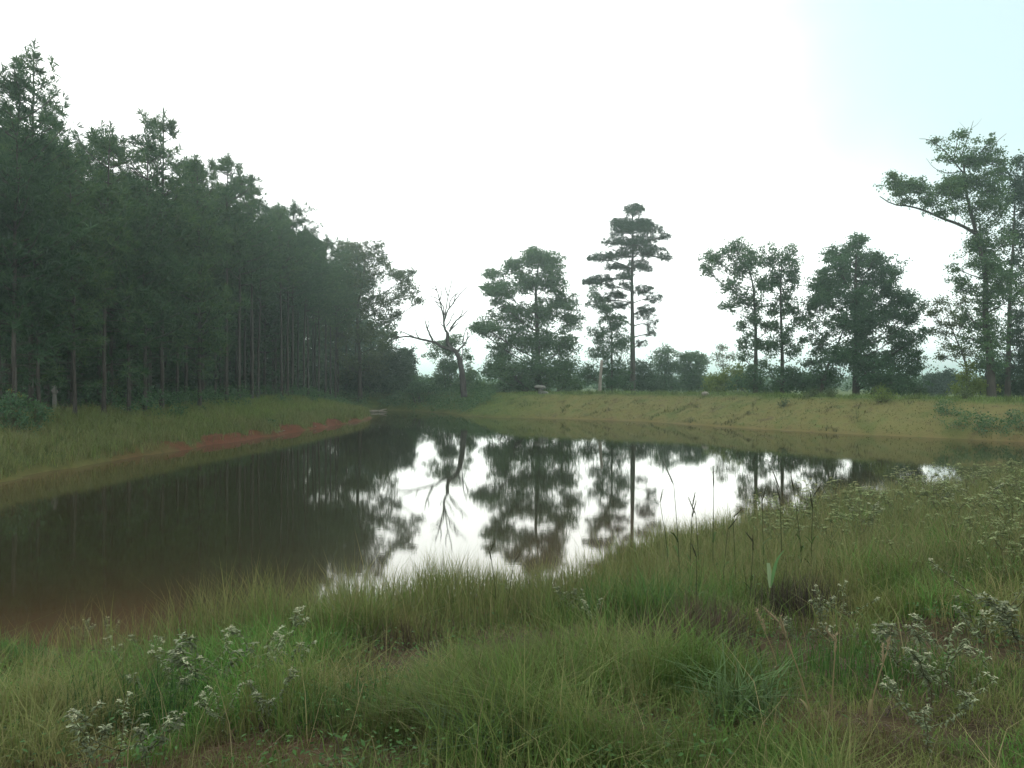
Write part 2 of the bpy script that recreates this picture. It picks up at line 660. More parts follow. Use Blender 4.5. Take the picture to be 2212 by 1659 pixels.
def leafy(name, label, cat, px, d, trunk, lobes, leaf='broad', ls=.15, thick=.16, den=1.0, group=None, dep=.45, bark='bark', extra=(), crown='crown', nleaf=34):
    """trunk: list of (px, py); lobes: (px, py, rx, ry[, density]) all measured at the tree's own distance d"""
    x0 = X_at(px, d)
    z0 = terr1(x0, d)
    base = np.array([x0, d, z0])
    k = d / F
    root = empty(name, base, label, cat, group)
    gw, gf = Geo(), Geo()
    tp = None
    if trunk:
        P = [pt(a, b, d) - base for a, b in trunk]
        P[0][2] = -.25
        for i, p in enumerate(P[1:]):
            p[1] += RNG.normal() * .12 * thick / .16
        tp = smooth_path(P, 16)
        s = np.linspace(0, 1, 16)
        rad = thick * (1 - .8 * s) * (1 + .5 * np.exp(-s * 14))
        tube(gw, tp, rad, 9)
    limbs = []
    for ex, r0 in extra:
        P = [pt(a, b, d) - base for a, b in ex]
        E = smooth_path(P, 12)
        E[:, 1] += np.linspace(0, RNG.normal() * .5, 12)
        tube(gw, E, np.linspace(r0, r0 * .25, 12), 6)
        limbs.append(E)
    cents, rads = [], []
    half = max(l[2] for l in lobes) * k
    allx = [l[0] for l in lobes]
    cw = (max(allx) - min(allx)) * k * .5 + .3
    for l in lobes:
        a, b, rx, ry = l[:4]
        dn = (l[4] if len(l) > 4 else 1.0) * den
        c = pt(a, b, d) - base
        c[1] += RNG.uniform(-1, 1) * cw * dep
        r = np.array([rx * k, max(rx, ry) * k * 1.05, ry * k])
        r = r * 1.16
        n = max(8, int(38 * dn * (r[0] * r[1] * r[2]) ** .55))
        u = unit(RNG.normal(size=(n, 3))) * (RNG.uniform(0, 1, n) ** .5)[:, None] * RNG.uniform(.8, 1.15, (n, 1))
        sub = c + u * r
        cents.append(sub)
        rads.append(RNG.uniform(.2, .46, n) * min(1.2, .58 + r.mean() * .38))
        if tp is not None:
            # a limb from the trunk into the lobe, then twigs to each clump
            hor = np.hypot(c[0] - tp[:, 0], c[1] - tp[:, 1])
            want = c[2] - .55 * hor - .2
            j = int(np.argmin(np.abs(tp[:, 2] - want) + (tp[:, 2] > c[2]) * 2))
            A = tp[j]
            lr = float(np.clip(thick * .32 * (1 - j / 18), .022, .2))
            for E in limbs:
                q = np.linalg.norm(E - c, axis=1)
                if q.min() < np.linalg.norm(A - c) * .7:
                    A = E[max(0, int(q.argmin()) - 1)]
                    lr = .02
            mid = A * .5 + c * .5 + np.array([RNG.normal() * .12, RNG.normal() * .12, -.06 * np.linalg.norm(c - A)])
            lp = smooth_path([A, mid, c], 8)
            tube(gw, lp, np.linspace(lr, .014, 8), 5)
            pick = RNG.integers(4, 8, n)
            sticks(gw, lp[pick], sub, np.full(n, .014), np.full(n, .006))
    if len(lobes) > 6:
        LC = np.array([pt(l[0], l[1], d) - base for l in lobes])
        ne = int(sum(len(q) for q in cents) * .42)
        i1 = RNG.integers(0, len(LC), ne)
        i2 = np.array([RNG.choice(np.argsort(np.linalg.norm(LC - LC[q], axis=1))[1:5]) for q in i1])
        f_ = RNG.uniform(.1, .9, (ne, 1))
        ex_ = LC[i1] * (1 - f_) + LC[i2] * f_ + RNG.normal(size=(ne, 3)) * np.array([.22, .5, .2])
        ex_[:, 1] += RNG.uniform(-1, 1, ne) * cw * dep * .7
        cents.append(ex_)
        rads.append(RNG.uniform(.18, .36, ne))
        nr = np.concatenate(cents[:-1])
        B_ = nr[[int(np.argmin(np.linalg.norm(nr - q, axis=1))) for q in ex_]]
        sticks(gw, B_, ex_, np.full(ne, .010), np.full(ne, .005))
    if not trunk:
        st = np.concatenate(cents)
        pick = st[RNG.choice(len(st), min(len(st), 14), replace=False)]
        A = np.stack([pick[:, 0] * .55, pick[:, 1] * .55, np.full(len(pick), -.1)], 1)
        sticks(gw, A, pick, np.full(len(pick), .03), np.full(len(pick), .01))
    cents, rads = np.concatenate(cents), np.concatenate(rads)
    low = cents[:, 2] < .15
    cents[low, 2] = .15 + RNG.uniform(0, .3, low.sum())
    foliage_cluster(gf, cents, rads, nleaf, ls)
    gw.build('trunk' if trunk else 'stem', M[bark], root, smooth=True)
    gf.build(crown, M[leaf], root)
    return root


T = 'tree'
leafy('oak_tree', 'broad leafy oak with a ragged crown, just left of the tall lone pine', T, 1163, 72, [(1163, 850), (1162, 780), (1160, 700), (1158, 620), (1165, 560)],
      [(1150, 560, 28, 20), (1195, 568, 25, 20), (1110, 575, 30, 18, .8), (1062, 588, 26, 10, .7), (1055, 622, 22, 11, .8), (1090, 630, 35, 16), (1140, 610, 35, 26), (1190, 610, 30, 28), (1215, 650, 28, 22), (1238, 690, 24, 26), (1170, 670, 45, 32), (1110, 680, 38, 26), (1120, 730, 40, 28), (1055, 714, 33, 12), (1028, 708, 13, 11), (1085, 760, 28, 22), (1170, 740, 45, 32), (1220, 745, 28, 28), (1100, 800, 40, 25), (1062, 800, 20, 20), (1160, 800, 45, 33), (1215, 800, 38, 33), (1130, 832, 60, 18), (1235, 830, 30, 20), (1073, 655, 10, 5, .5), (1150, 545, 8, 8), (1172, 552, 7, 8)],
      'oak', .16, .27, 1.12)
leafy('young_tree', 'slim pale green tree squeezed between the oak and the tall pine', T, 1322, 69, [(1322, 852), (1322, 780), (1318, 700), (1300, 640)],
      [(1285, 625, 20, 20, .55), (1280, 655, 16, 12, .5), (1310, 670, 24, 16, .7), (1332, 700, 28, 22, .9), (1288, 720, 24, 18, .7), (1345, 740, 20, 22), (1300, 757, 32, 20, .9), (1322, 800, 34, 28, 1.1), (1270, 805, 26, 24), (1330, 830, 36, 18)],
      'broad', .14, .11, .95)
leafy('bush', 'dense dark bush hiding the foot of the tall lone pine', 'bush', 1385, 74, None,
      [(1380, 795, 34, 26), (1412, 822, 28, 22), (1345, 820, 26, 24), (1385, 830, 40, 18), (1422, 842, 20, 10)], 'dark', .15, .1, 1.2)
leafy('small_tree', 'small round green tree on the skyline right of the tall pine', T, 1436, 82, [(1436, 855), (1436, 800), (1438, 760)],
      [(1436, 762, 18, 16), (1428, 785, 22, 18), (1448, 795, 20, 20), (1430, 818, 26, 18), (1450, 835, 22, 14)], 'broad', .16, .1, 1.0)
leafy('small_tree', 'low flat topped tree left of the bright lime green bush', T, 1490, 80, [(1490, 855), (1489, 800), (1492, 770)],
      [(1478, 770, 20, 10), (1502, 770, 20, 10), (1520, 784, 14, 12), (1475, 795, 18, 16), (1500, 805, 26, 16, .8), (1480, 830, 30, 18), (1515, 832, 24, 16)], 'broad', .16, .11, 1.05)
leafy('bush', 'bright lime green bush left of the twin trunked trees', 'bush', 1570, 64, None,
      [(1548, 818, 26, 16), (1592, 805, 24, 16), (1575, 828, 44, 17), (1610, 826, 24, 18), (1545, 838, 30, 12)], 'lime', .14, .1, 1.15)
leafy('sapling', 'thin see through sapling rising above the lime green bush', T, 1562, 68, [(1564, 850), (1563, 800), (1560, 748)],
      [(1560, 752, 12, 9, .5), (1550, 768, 14, 9, .5), (1574, 772, 14, 10, .5), (1562, 786, 20, 10, .6)], 'pale', .12, .05, .7)
leafy('twin_tree', 'tall bare stemmed tree with a crown leaning left, first of two close trunks', T, 1632, 58, [(1632, 856), (1633, 760), (1632, 680), (1622, 600), (1605, 545)],
      [(1540, 556, 28, 16), (1526, 582, 18, 10), (1580, 543, 26, 22), (1598, 580, 34, 24), (1630, 550, 24, 24), (1572, 618, 24, 16), (1600, 648, 28, 15, .8), (1570, 658, 18, 8, .8), (1640, 618, 22, 22), (1640, 660, 20, 17, .8), (1610, 700, 22, 12, .6), (1640, 738, 18, 14, .7), (1604, 745, 14, 12, .5), (1650, 788, 16, 14, .7), (1618, 800, 16, 14, .7), (1630, 832, 24, 18), (1660, 705, 20, 14, .6), (1608, 772, 16, 12, .5), (1656, 745, 16, 12, .6), (1598, 825, 22, 14, .7), (1620, 690, 18, 12, .6)],
      'broad', .14, .16, 1.0)
leafy('twin_tree', 'tall bare stemmed tree with a narrow crown, second of two close trunks', T, 1690, 57, [(1690, 856), (1691, 770), (1690, 690), (1686, 610), (1690, 550)],
      [(1660, 556, 22, 26), (1700, 560, 24, 24), (1716, 592, 18, 22), (1680, 600, 30, 26), (1702, 640, 22, 18), (1716, 668, 18, 10, .8), (1678, 672, 18, 16, .8), (1702, 716, 20, 12, .6), (1735, 690, 16, 9, .5), (1670, 748, 16, 11, .6), (1712, 758, 18, 11, .6), (1690, 800, 16, 16, .7), (1690, 834, 28, 16), (1726, 735, 14, 11, .5), (1664, 702, 16, 12, .6), (1716, 805, 20, 14, .7), (1670, 805, 16, 13, .6), (1690, 735, 16, 12, .6)],
      'broad', .14, .15, 1.0)
leafy('oak_tree', 'big rounded dark tree standing right of the twin trunks', T, 1850, 56, [(1850, 858), (1850, 780), (1848, 690), (1850, 600), (1850, 545)],
      [(1845, 523, 22, 18), (1820, 545, 28, 22), (1875, 548, 28, 22), (1908, 560, 26, 20), (1930, 585, 20, 18), (1790, 578, 26, 20), (1840, 590, 38, 28), (1890, 600, 38, 28), (1762, 610, 22, 18), (1770, 648, 32, 22), (1745, 662, 16, 12), (1820, 648, 38, 28), (1880, 650, 38, 28), (1940, 640, 22, 20), (1968, 648, 22, 18), (1986, 668, 12, 12), (1920, 680, 38, 22), (1958, 690, 18, 12), (1800, 700, 38, 25), (1850, 708, 35, 30), (1780, 740, 26, 20, .9), (1760, 780, 22, 16, .5), (1830, 760, 40, 28), (1880, 735, 22, 18), (1930, 722, 20, 16), (1950, 742, 18, 12), (1966, 765, 9, 9), (1912, 785, 28, 16, .55), (1850, 800, 42, 28), (1790, 822, 40, 24), (1900, 826, 45, 24), (1952, 830, 34, 20), (1735, 822, 30, 18), (1740, 705, 18, 12, .5), (1962, 795, 20, 16, .6), (1936, 765, 20, 14, .7), (1978, 720, 16, 12, .7), (1790, 775, 28, 22), (1890, 770, 26, 20, .8), (1870, 690, 30, 24), (1915, 620, 24, 20), (1800, 615, 28, 22), (1985, 800, 10, 10, .5)],
      'oak', .145, .24, 1.1, extra=[([(1772, 858), (1782, 800), (1800, 755), (1820, 700)], .13)])
leafy('bush', 'distant dark grey bush in the sky gap beside the big rounded tree', 'bush', 2028, 88, None,
      [(2020, 822, 22, 16), (2045, 815, 20, 16), (2010, 838, 20, 12), (2035, 838, 34, 14)], 'dark', .18, .1, 1.3)
leafy('bush', 'yellow green bush at the left foot of the tallest tree', 'bush', 2088, 50, None,
      [(2086, 796, 12, 12), (2080, 815, 18, 15), (2075, 838, 24, 14), (2105, 828, 22, 18), (2120, 840, 22, 12)], 'lime', .12, .08, 1.2)
leafy('small_tree', 'feathery pale green tree below the long limb of the tallest tree', T, 2092, 53, [(2092, 858), (2085, 780), (2062, 720), (2040, 670)],
      [(2030, 650, 22, 15, .5), (2052, 690, 26, 18, .55), (2022, 712, 18, 12, .45), (2080, 652, 18, 16, .8), (2092, 700, 24, 20, .9), (2060, 742, 18, 12, .6), (2100, 758, 28, 16, .9), (2040, 770, 12, 8, .4), (2010, 680, 14, 10, .4)], 'pale', .12, .09, .9)
leafy('tall_tree', 'tallest tree by the dam, with a long leafy limb reaching left', T, 2143, 49, [(2143, 862), (2140, 780), (2134, 690), (2126, 600), (2112, 500), (2092, 420), (2080, 350)],
      [(2115, 322, 16, 16), (2050, 350, 26, 12), (2090, 350, 28, 18), (2130, 358, 26, 28), (2080, 388, 34, 18), (2130, 408, 32, 28), (2060, 400, 24, 10), (2028, 405, 26, 10), (1990, 402, 26, 9), (1952, 396, 20, 9), (1926, 404, 15, 7), (1910, 388, 8, 8), (1932, 424, 12, 8, .8), (1960, 430, 18, 7, .8), (2010, 440, 20, 8, .8), (2060, 455, 22, 10, .8), (2100, 440, 28, 18), (2148, 458, 28, 24), (2128, 500, 28, 28), (2148, 550, 34, 28), (2108, 572, 22, 18), (2140, 610, 34, 26), (2088, 620, 22, 13), (2068, 606, 13, 9, .6), (2168, 640, 24, 24), (2104, 672, 20, 18, .8), (2154, 690, 24, 18), (2130, 740, 18, 22), (2150, 790, 20, 20), (2122, 460, 22, 26), (2108, 400, 24, 24), (2100, 520, 16, 14), (2124, 530, 20, 26), (2134, 580, 22, 26), (2120, 640, 24, 24), (2136, 660, 22, 26), (2140, 720, 20, 22), (2120, 700, 18, 14), (2120, 770, 16, 14, .7), (2165, 580, 20, 20), (2170, 520, 16, 18), (2178, 620, 18, 16), (2100, 725, 18, 15, .7), (2112, 345, 24, 22), (2100, 385, 26, 20), (2150, 420, 20, 20), (2060, 575, 14, 10, .6), (2160, 740, 20, 18), (2070, 420, 26, 12), (2040, 420, 24, 9), (1970, 412, 22, 9), (2000, 425, 22, 8), (2062, 300, 14, 12, .35), (2030, 300, 12, 7, .3), (2024, 460, 10, 4, .3)],
      'broad', .125, .24, .9, dep=.3,
      extra=[([(2118, 512), (2082, 488), (2036, 469), (2002, 453), (1971, 443), (1935, 438), (1908, 420)], .10), ([(2090, 430), (2060, 420), (2010, 415), (1960, 415), (1920, 405)], .06),
             ([(2086, 380), (2060, 345), (2035, 315), (2010, 298), (1992, 296)], .05), ([(2070, 355), (2085, 310), (2095, 280), (2100, 262)], .04), ([(2060, 345), (2058, 310), (2055, 285)], .03),
             ([(2125, 360), (2140, 330), (2155, 305), (2175, 288)], .035), ([(2140, 330), (2142, 310), (2150, 292)], .018), ([(2080, 370), (2045, 375), (2010, 362), (1995, 345)], .03), ([(2092, 285), (2085, 268), (2080, 258)], .014), ([(2095, 280), (2110, 268), (2116, 258)], .012)])
leafy('bush', 'dark bush closing the gap between the twin trunks and the big rounded tree', 'bush', 1725, 60, None,
      [(1700, 840, 24, 14), (1740, 830, 26, 20), (1660, 845, 24, 10), (1770, 838, 24, 14)], 'dark', .14, .1, 1.2)
leafy('bush', 'dark bush under the right side of the big rounded tree', 'bush', 1930, 60, None,
      [(1900, 838, 30, 18), (1945, 832, 30, 20), (1975, 842, 20, 12)], 'dark', .14, .1, 1.2)
leafy('tall_tree', 'tall dark tree at the photo\'s right edge, close behind the tallest tree', T, 2180, 54, [(2176, 860), (2178, 770), (2182, 660), (2190, 540), (2192, 400)],
      [(2170, 368, 14, 18), (2196, 350, 14, 16), (2208, 400, 24, 28), (2186, 430, 20, 28), (2212, 450, 26, 28), (2200, 505, 24, 28), (2206, 560, 20, 20), (2190, 592, 14, 12), (2200, 680, 24, 22), (2182, 722, 22, 16), (2212, 742, 30, 22), (2192, 790, 34, 26), (2240, 500, 30, 40), (2245, 620, 30, 30), (2240, 790, 30, 30), (2235, 400, 22, 22)],
      'dark', .14, .17, 1.05)
leafy('bush', 'dark undergrowth thicket around the foot of the tallest tree', 'bush', 2165, 56, None,
      [(2120, 790, 26, 20), (2160, 815, 34, 26), (2205, 828, 34, 24), (2130, 835, 30, 18), (2240, 835, 30, 22), (2185, 845, 40, 12)], 'dark', .14, .1, 1.2)
leafy('sycamore_tree', 'loose crowned leafy tree at the end of the pine stand', T, 775, 75, [(778, 855), (776, 760), (772, 680), (785, 600), (790, 545)],
      [(730, 530, 20, 11, .7), (765, 530, 22, 14, .7), (792, 555, 24, 18), (816, 535, 18, 14), (826, 562, 16, 18), (800, 590, 28, 18), (745, 570, 22, 14, .6), (770, 610, 32, 20, .8), (850, 588, 22, 20), (875, 602, 20, 16), (890, 585, 9, 9), (870, 630, 26, 20), (842, 650, 28, 20), (800, 660, 34, 26), (832, 690, 26, 15, .8), (856, 680, 18, 12), (842, 722, 18, 11, .6), (750, 660, 38, 34), (790, 720, 34, 30), (735, 720, 38, 40), (907, 648, 9, 9, .8), (825, 760, 22, 16), (750, 790, 40, 35), (800, 790, 30, 30)],
      'pale', .15, .19, .55)
leafy('bush', 'big domed dark bush left of the dead tree', 'bush', 850, 79, None,
      [(830, 765, 36, 24), (868, 790, 30, 28), (800, 800, 45, 34), (850, 830, 46, 24), (893, 828, 16, 16), (760, 825, 40, 26), (880, 760, 18, 10, .6)], 'dark', .17, .1, 1.35)
leafy('bush', 'lighter green bush at the right foot of the big domed bush', 'bush', 912, 74, None,
      [(905, 832, 20, 14), (925, 840, 16, 9), (893, 843, 18, 8)], 'broad', .14, .06, 1.2)
leafy('bush', 'ragged green thicket growing behind the dead tree', 'bush', 975, 76, None,
      [(960, 795, 18, 18), (972, 760, 13, 13, .8), (985, 732, 14, 8, .6), (950, 825, 28, 18), (1000, 832, 26, 16), (1020, 802, 11, 8, .5), (1040, 838, 25, 11), (1012, 770, 6, 6, .5), (965, 740, 14, 9, .7), (940, 745, 24, 10, .3), (935, 765, 22, 10, .3), (975, 790, 20, 20, .8), (1008, 815, 18, 14)], 'broad', .16, .08, 1.1)
leafy('bush', 'green scrub filling the gap between oak and dead tree', 'bush', 1062, 80, None,
      [(1050, 838, 22, 12), (1085, 838, 26, 14)], 'broad', .16, .08, 1.1)

# distant low scrub on the skyline: nobody could count it
gf = Geo()
xs = RNG.uniform(-60, 220, 2600)
ys = RNG.uniform(110, 210, 2600) + np.abs(xs) * .25
cz = RNG.uniform(.3, 3.3, 2600)
foliage_cluster(gf, np.stack([xs, ys, cz], 1), RNG.uniform(.8, 1.5, 2600), 26, .5)
tag(gf.build("far_scrub", M['broad']), kind="stuff")


# ---------------------------------------------------------------- dead tree
def dead_tree():
    d = 67.0

    def c(p):
        return pt(665.5 + .2212 * p[0], 494.9 + .2212 * p[1], d)
    base = np.array([X_at(1001, d), d, terr1(X_at(1001, d), d)])
    root = empty('dead_tree', base, 'leafless dead tree with forked bare branches above the far bank', 'tree')

    def seg(g, P, r0, r1, dep=0.0, n=14, s=6):
        Q = smooth_path([c(p) - base for p in P], n)
        Q[:, 1] += np.linspace(0, dep, n)
        Q[1:] += RNG.normal(size=(n - 1, 3)) * .012
        tube(g, Q, np.linspace(r0, r1, n), s)
        return Q
    g = Geo()
    P = [(1525, 1640), (1510, 1480), (1490, 1330), (1462, 1230), (1425, 1180), (1385, 1150), (1360, 1100), (1365, 1010)]
    seg(g, P, .27, .13, 0, 24, 10)
    g.build('trunk', M['deadwood'], root, smooth=True)
    br = [([(1440, 1195), (1370, 1168), (1300, 1150), (1255, 1112), (1180, 1095), (1090, 1072), (980, 1050), (900, 1060), (810, 1095)], .15, .03, -.6),
          ([(1060, 1065), (970, 1025), (890, 990)], .06, .015, -.4), ([(1220, 1090), (1185, 1020), (1150, 930), (1135, 860)], .10, .02, .3),
          ([(1365, 1020), (1338, 985), (1325, 880), (1300, 760), (1270, 650), (1250, 590), (1200, 570)], .105, .012, .4),
          ([(1330, 900), (1370, 790), (1430, 710), (1490, 630), (1555, 570)], .07, .01, -.3), ([(1332, 840), (1318, 760), (1285, 700), (1240, 665), (1185, 650)], .045, .01, .5),
          ([(1292, 725), (1240, 710), (1190, 712)], .025, .008, .2), ([(1378, 775), (1392, 690), (1430, 640), (1460, 590)], .03, .008, .4),
          ([(1335, 860), (1360, 700), (1392, 560), (1410, 465)], .035, .008, -.2), ([(1380, 1000), (1400, 960), (1440, 905), (1520, 840), (1565, 795)], .09, .01, -.4),
          ([(1350, 950), (1385, 900), (1405, 850), (1430, 805)], .035, .01, .2), ([(1385, 990), (1430, 945), (1465, 912)], .07, .02, .3),
          ([(1455, 1210), (1490, 1155), (1530, 1125), (1550, 1075), (1580, 1040)], .09, .014, .4), ([(1512, 1140), (1522, 1050), (1555, 955)], .03, .008, -.3),
          ([(1492, 1330), (1505, 1230), (1510, 1140)], .045, .02, .3), ([(1345, 960), (1300, 930), (1285, 900)], .03, .01, .2), ([(1300, 770), (1265, 740), (1250, 700)], .02, .008, .2),
          ([(900, 1060), (860, 1040), (820, 1050)], .025, .008, .1), ([(1255, 600), (1245, 560), (1240, 545)], .015, .006, .1), ([(1420, 730), (1440, 650), (1475, 600)], .02, .008, .2), ([(1365, 650), (1345, 580), (1350, 520)], .02, .008, -.2), ([(1285, 700), (1300, 620), (1290, 560)], .02, .008, .2), ([(1470, 880), (1500, 830), (1510, 780)], .02, .008, .1), ([(1165, 970), (1180, 930), (1175, 890)], .02, .008, .1), ([(1090, 1075), (1060, 1030), (1045, 985)], .02, .008, .1), ([(1545, 1090), (1560, 1040), (1550, 1000)], .02, .008, .1)]
    for P, a, b, dep in br:
        g = Geo()
        seg(g, P, max(a * .95, .05), max(b * 1.4, .027), dep)
        g.build('branch', M['deadwood'], root, smooth=True)


dead_tree()


# ---------------------------------------------------------------- pines
def needle_tufts(g, C, A, n, ln, wd):
    m_ = len(C)
    P = np.repeat(C, n, 0)
    D = unit(np.repeat(unit(A), n, 0) * .75 + RNG.normal(size=(m_ * n, 3)) * .62)
    P = P + D * .02
    Nn = unit(RNG.normal(size=P.shape))
    leaf_quads(g, P, D, Nn, ln * RNG.uniform(.7, 1.25, len(P)), wd, droop=.12)


def lone_pine():
    d = 70.0
    k = d / F
    base = np.array([X_at(1367, d), d, terr1(X_at(1367, d), d)])
    root = empty('pine_tree', base, 'tall lone pine with flat tiers of branches on a bare trunk', 'tree')
    gw, gf = Geo(), Geo()
    tp = smooth_path([pt(a, b, d) - base for a, b in [(1367, 880), (1367, 780), (1366, 680), (1365, 600), (1367, 540), (1366, 455)]], 18)
    tube(gw, tp, np.linspace(.25, .05, 18), 9)
    lobes = [(1366, 454, 16, 6), (1340, 476, 20, 7), (1398, 474, 18, 7), (1362, 490, 30, 8), (1365, 462, 26, 8), (1346, 484, 26, 9), (1385, 482, 22, 9), (1365, 500, 30, 10), (1412, 496, 26, 7), (1338, 506, 26, 9), (1395, 515, 34, 10), (1330, 527, 32, 9), (1436, 512, 14, 5), (1365, 532, 34, 11), (1308, 552, 34, 8), (1284, 557, 14, 5), (1345, 550, 26, 9), (1342, 662, 20, 7), (1398, 662, 18, 7), (1335, 690, 18, 7, .7), (1392, 742, 14, 7, .6), (1345, 600, 20, 6),
             (1402, 546, 38, 8), (1440, 558, 14, 6), (1380, 566, 24, 10), (1362, 580, 16, 10), (1392, 582, 16, 8), (1330, 578, 24, 5), (1300, 604, 32, 9), (1272, 606, 14, 5), (1350, 622, 14, 7), (1328, 640, 26, 7), (1302, 650, 18, 6), (1392, 630, 24, 8), (1414, 646, 15, 10), (1396, 680, 18, 10, .8), (1410, 700, 14, 14, .8), (1404, 722, 10, 6, .6), (1318, 622, 12, 5, .6)]
    for l in lobes:
        c = pt(l[0], l[1], d) - base
        off = c[0] - 0
        c[1] += RNG.uniform(-1, 1) * max(.6, 1.9 - abs(off) * .5)
        c[2] += RNG.normal() * .1
        r = np.array([l[2] * k, l[2] * k * 1.1, l[3] * k * RNG.uniform(1.1, 1.7)])
        n = int((l[4] if len(l) > 4 else 1) * 74 * (r[0] * r[1]) ** .8 + 10)
        u = unit(RNG.normal(size=(n, 3))) * (RNG.uniform(0, 1, n) ** .4)[:, None]
        sub = c + u * r
        hor = np.hypot(c[0], c[1])
        j = int(np.argmin(np.abs(tp[:, 2] - (c[2] - .12 * hor - .1))))
        mid = tp[j] * .45 + c * .55 + np.array([0, 0, .06 * hor])
        lp = smooth_path([tp[j], mid, c - np.array([0, 0, r[2] * .4])], 8)
        tube(gw, lp, np.linspace(np.clip(.09 * (1 - j / 22), .03, .1), .018, 8), 5)
        sticks(gw, lp[RNG.integers(3, 8, n)], sub, np.full(n, .012), np.full(n, .007))
        ax = u * np.array([1, 1, .4]) + np.array([0, 0, .55])
        needle_tufts(gf, sub, ax, 17, .27, .032)
    gw.build('trunk', M['pinebark'], root, smooth=True)
    gf.build('crown', M['needle_far'], root)


lone_pine()


def plantation_pine(h, low, rmax, seed, wild=0):
    global RNG
    keep_rng = RNG
    RNG = np.random.default_rng(seed)
    gw, gf = Geo(), Geo()
    n = 14
    z = np.linspace(-.2, h, n)
    bend = RNG.normal(size=2) * .14
    tp = np.stack([bend[0] * (z / h) ** 2 + RNG.normal(size=n) * .015, bend[1] * (z / h) ** 2 + RNG.normal(size=n) * .015, z], 1)
    tube(gw, tp, np.linspace(.088, .022, n) * (1 + .3 * np.exp(-z * 2)), 7)

    def at(zz):
        return np.array([np.interp(zz, z, tp[:, 0]), np.interp(zz, z, tp[:, 1]), zz])
    zz = low
    C, A = [], []
    while zz < h - .15:
        q = (zz - low) / (h - low)
        reach = rmax * (1 - q) ** .62 * (0.62 + .38 * min(1, q * 4)) + .22
        for b in range(RNG.integers(3, 6)):
            if q < .25 and RNG.random() < .3:
                continue
            az = RNG.uniform(0, 2 * math.pi)
            Lb = reach * RNG.uniform(.55, 1.3) * (1 if q < .6 else RNG.uniform(.6, 1.45))
            up = .15 + .75 * q + RNG.normal() * .12
            dirn = np.array([math.cos(az), math.sin(az), 0])
            s = np.linspace(0, 1, 6)[:, None]
            P = at(zz) + dirn * Lb * s + np.array([0, 0, 1.0]) * Lb * (up * s * .6 + .35 * s * s)
            tube(gw, P, np.linspace(.022 + .012 * (1 - q), .008, 6), 4)
            nt_ = int((4 + 7 * Lb) * (1 if q < .55 else .72))
            for _ in range(nt_):
                f = RNG.uniform(.3, 1.0)
                side = RNG.normal(size=3) * np.array([.34, .34, .16]) * Lb * .62
                C.append(at(zz) + dirn * Lb * f + np.array([0, 0, 1.0]) * Lb * (up * f * .6 + .35 * f * f) + side * (1.1 - .5 * f))
                A.append(dirn * .5 + side * .6 + np.array([0, 0, .9]))
        zz += RNG.uniform(.24, .42) * (1 + .7 * (q > .6))
    for q in range(7):
        C.append(at(h - .5 + q * .14) * np.array([1, 1, 1]))
        A.append(np.array([0, 0, 2.2]))
    for q in range(4):
        az = RNG.uniform(0, 6.28)
        rr = RNG.uniform(.3, .8)
        for e in range(4):
            C.append(at(h - .5) + np.array([math.cos(az) * rr, math.sin(az) * rr, .12 * e]))
            A.append(np.array([0, 0, 2.0]))
    zl = max(1.6, low - 2.6) if low < 5.5 else low
    while zl < low:
        az = RNG.uniform(0, 2 * math.pi)
        Lb = RNG.uniform(.7, 1.6)
        dirn = np.array([math.cos(az), math.sin(az), 0])
        s = np.linspace(0, 1, 5)[:, None]
        tube(gw, at(zl) + dirn * Lb * s + np.array([0, 0, 1.0]) * Lb * (.12 * s - .2 * s * s), np.linspace(.018, .006, 5), 4)
        for _ in range(RNG.integers(3, 9)):
            f = RNG.uniform(.5, 1.05)
            C.append(at(zl) + dirn * Lb * f + np.array([0, 0, 1.0]) * Lb * (.12 * f - .2 * f * f) + RNG.normal(size=3) * np.array([.2, .2, .1]))
            A.append(dirn * .5 + RNG.normal(size=3) * .4 + np.array([0, 0, .5]))
        zl += RNG.uniform(.18, .5)
    # bare dead side branches below the crown
    nb = RNG.integers(6, 12)
    zb = RNG.uniform(1.2, low, nb)
    az = RNG.uniform(0, 2 * math.pi, nb)
    Lb = RNG.uniform(.3, 1.1, nb)
    A0 = np.stack([at(q) for q in zb])
    sticks(gw, A0, A0 + np.stack([np.cos(az) * Lb, np.sin(az) * Lb, Lb * RNG.uniform(-.1, .35, nb)], 1), np.full(nb, .013), np.full(nb, .005))
    needle_tufts(gf, np.array(C), np.array(A), 16, .32, .036)
    RNG = keep_rng
    return gw, gf


ORD = "first second third fourth fifth sixth seventh eighth ninth tenth eleventh twelfth thirteenth fourteenth fifteenth sixteenth seventeenth eighteenth nineteenth twentieth twenty-first twenty-second twenty-third twenty-fourth twenty-fifth twenty-sixth twenty-seventh twenty-eighth twenty-ninth thirtieth".split()
protos = []
spec = [(11.9, 3.6, 1.95), (11.3, 3.1, 1.8), (12.3, 4.2, 1.9), (11.7, 4.6, 1.75), (11.0, 3.4, 1.9), (12.4, 3.0, 2.0), (12.0, 4.9, 1.8), (11.5, 2.6, 1.95)]
spec += [(11.8, 6.3, 1.6), (12.2, 6.9, 1.55), (11.4, 5.9, 1.65), (12.0, 7.3, 1.5)]
for i, (h, low, rm) in enumerate(spec):
    gw, gf = plantation_pine(h, low, rm, 100 + i)
    root = empty('pine_tree', (0, 0, 0), 'x', 'tree', 'pines of the planted stand')
    gw.build('trunk', M['pinebark'], root, smooth=True)
    gf.build('crown', M['needle'], root)
    protos.append([root, False])


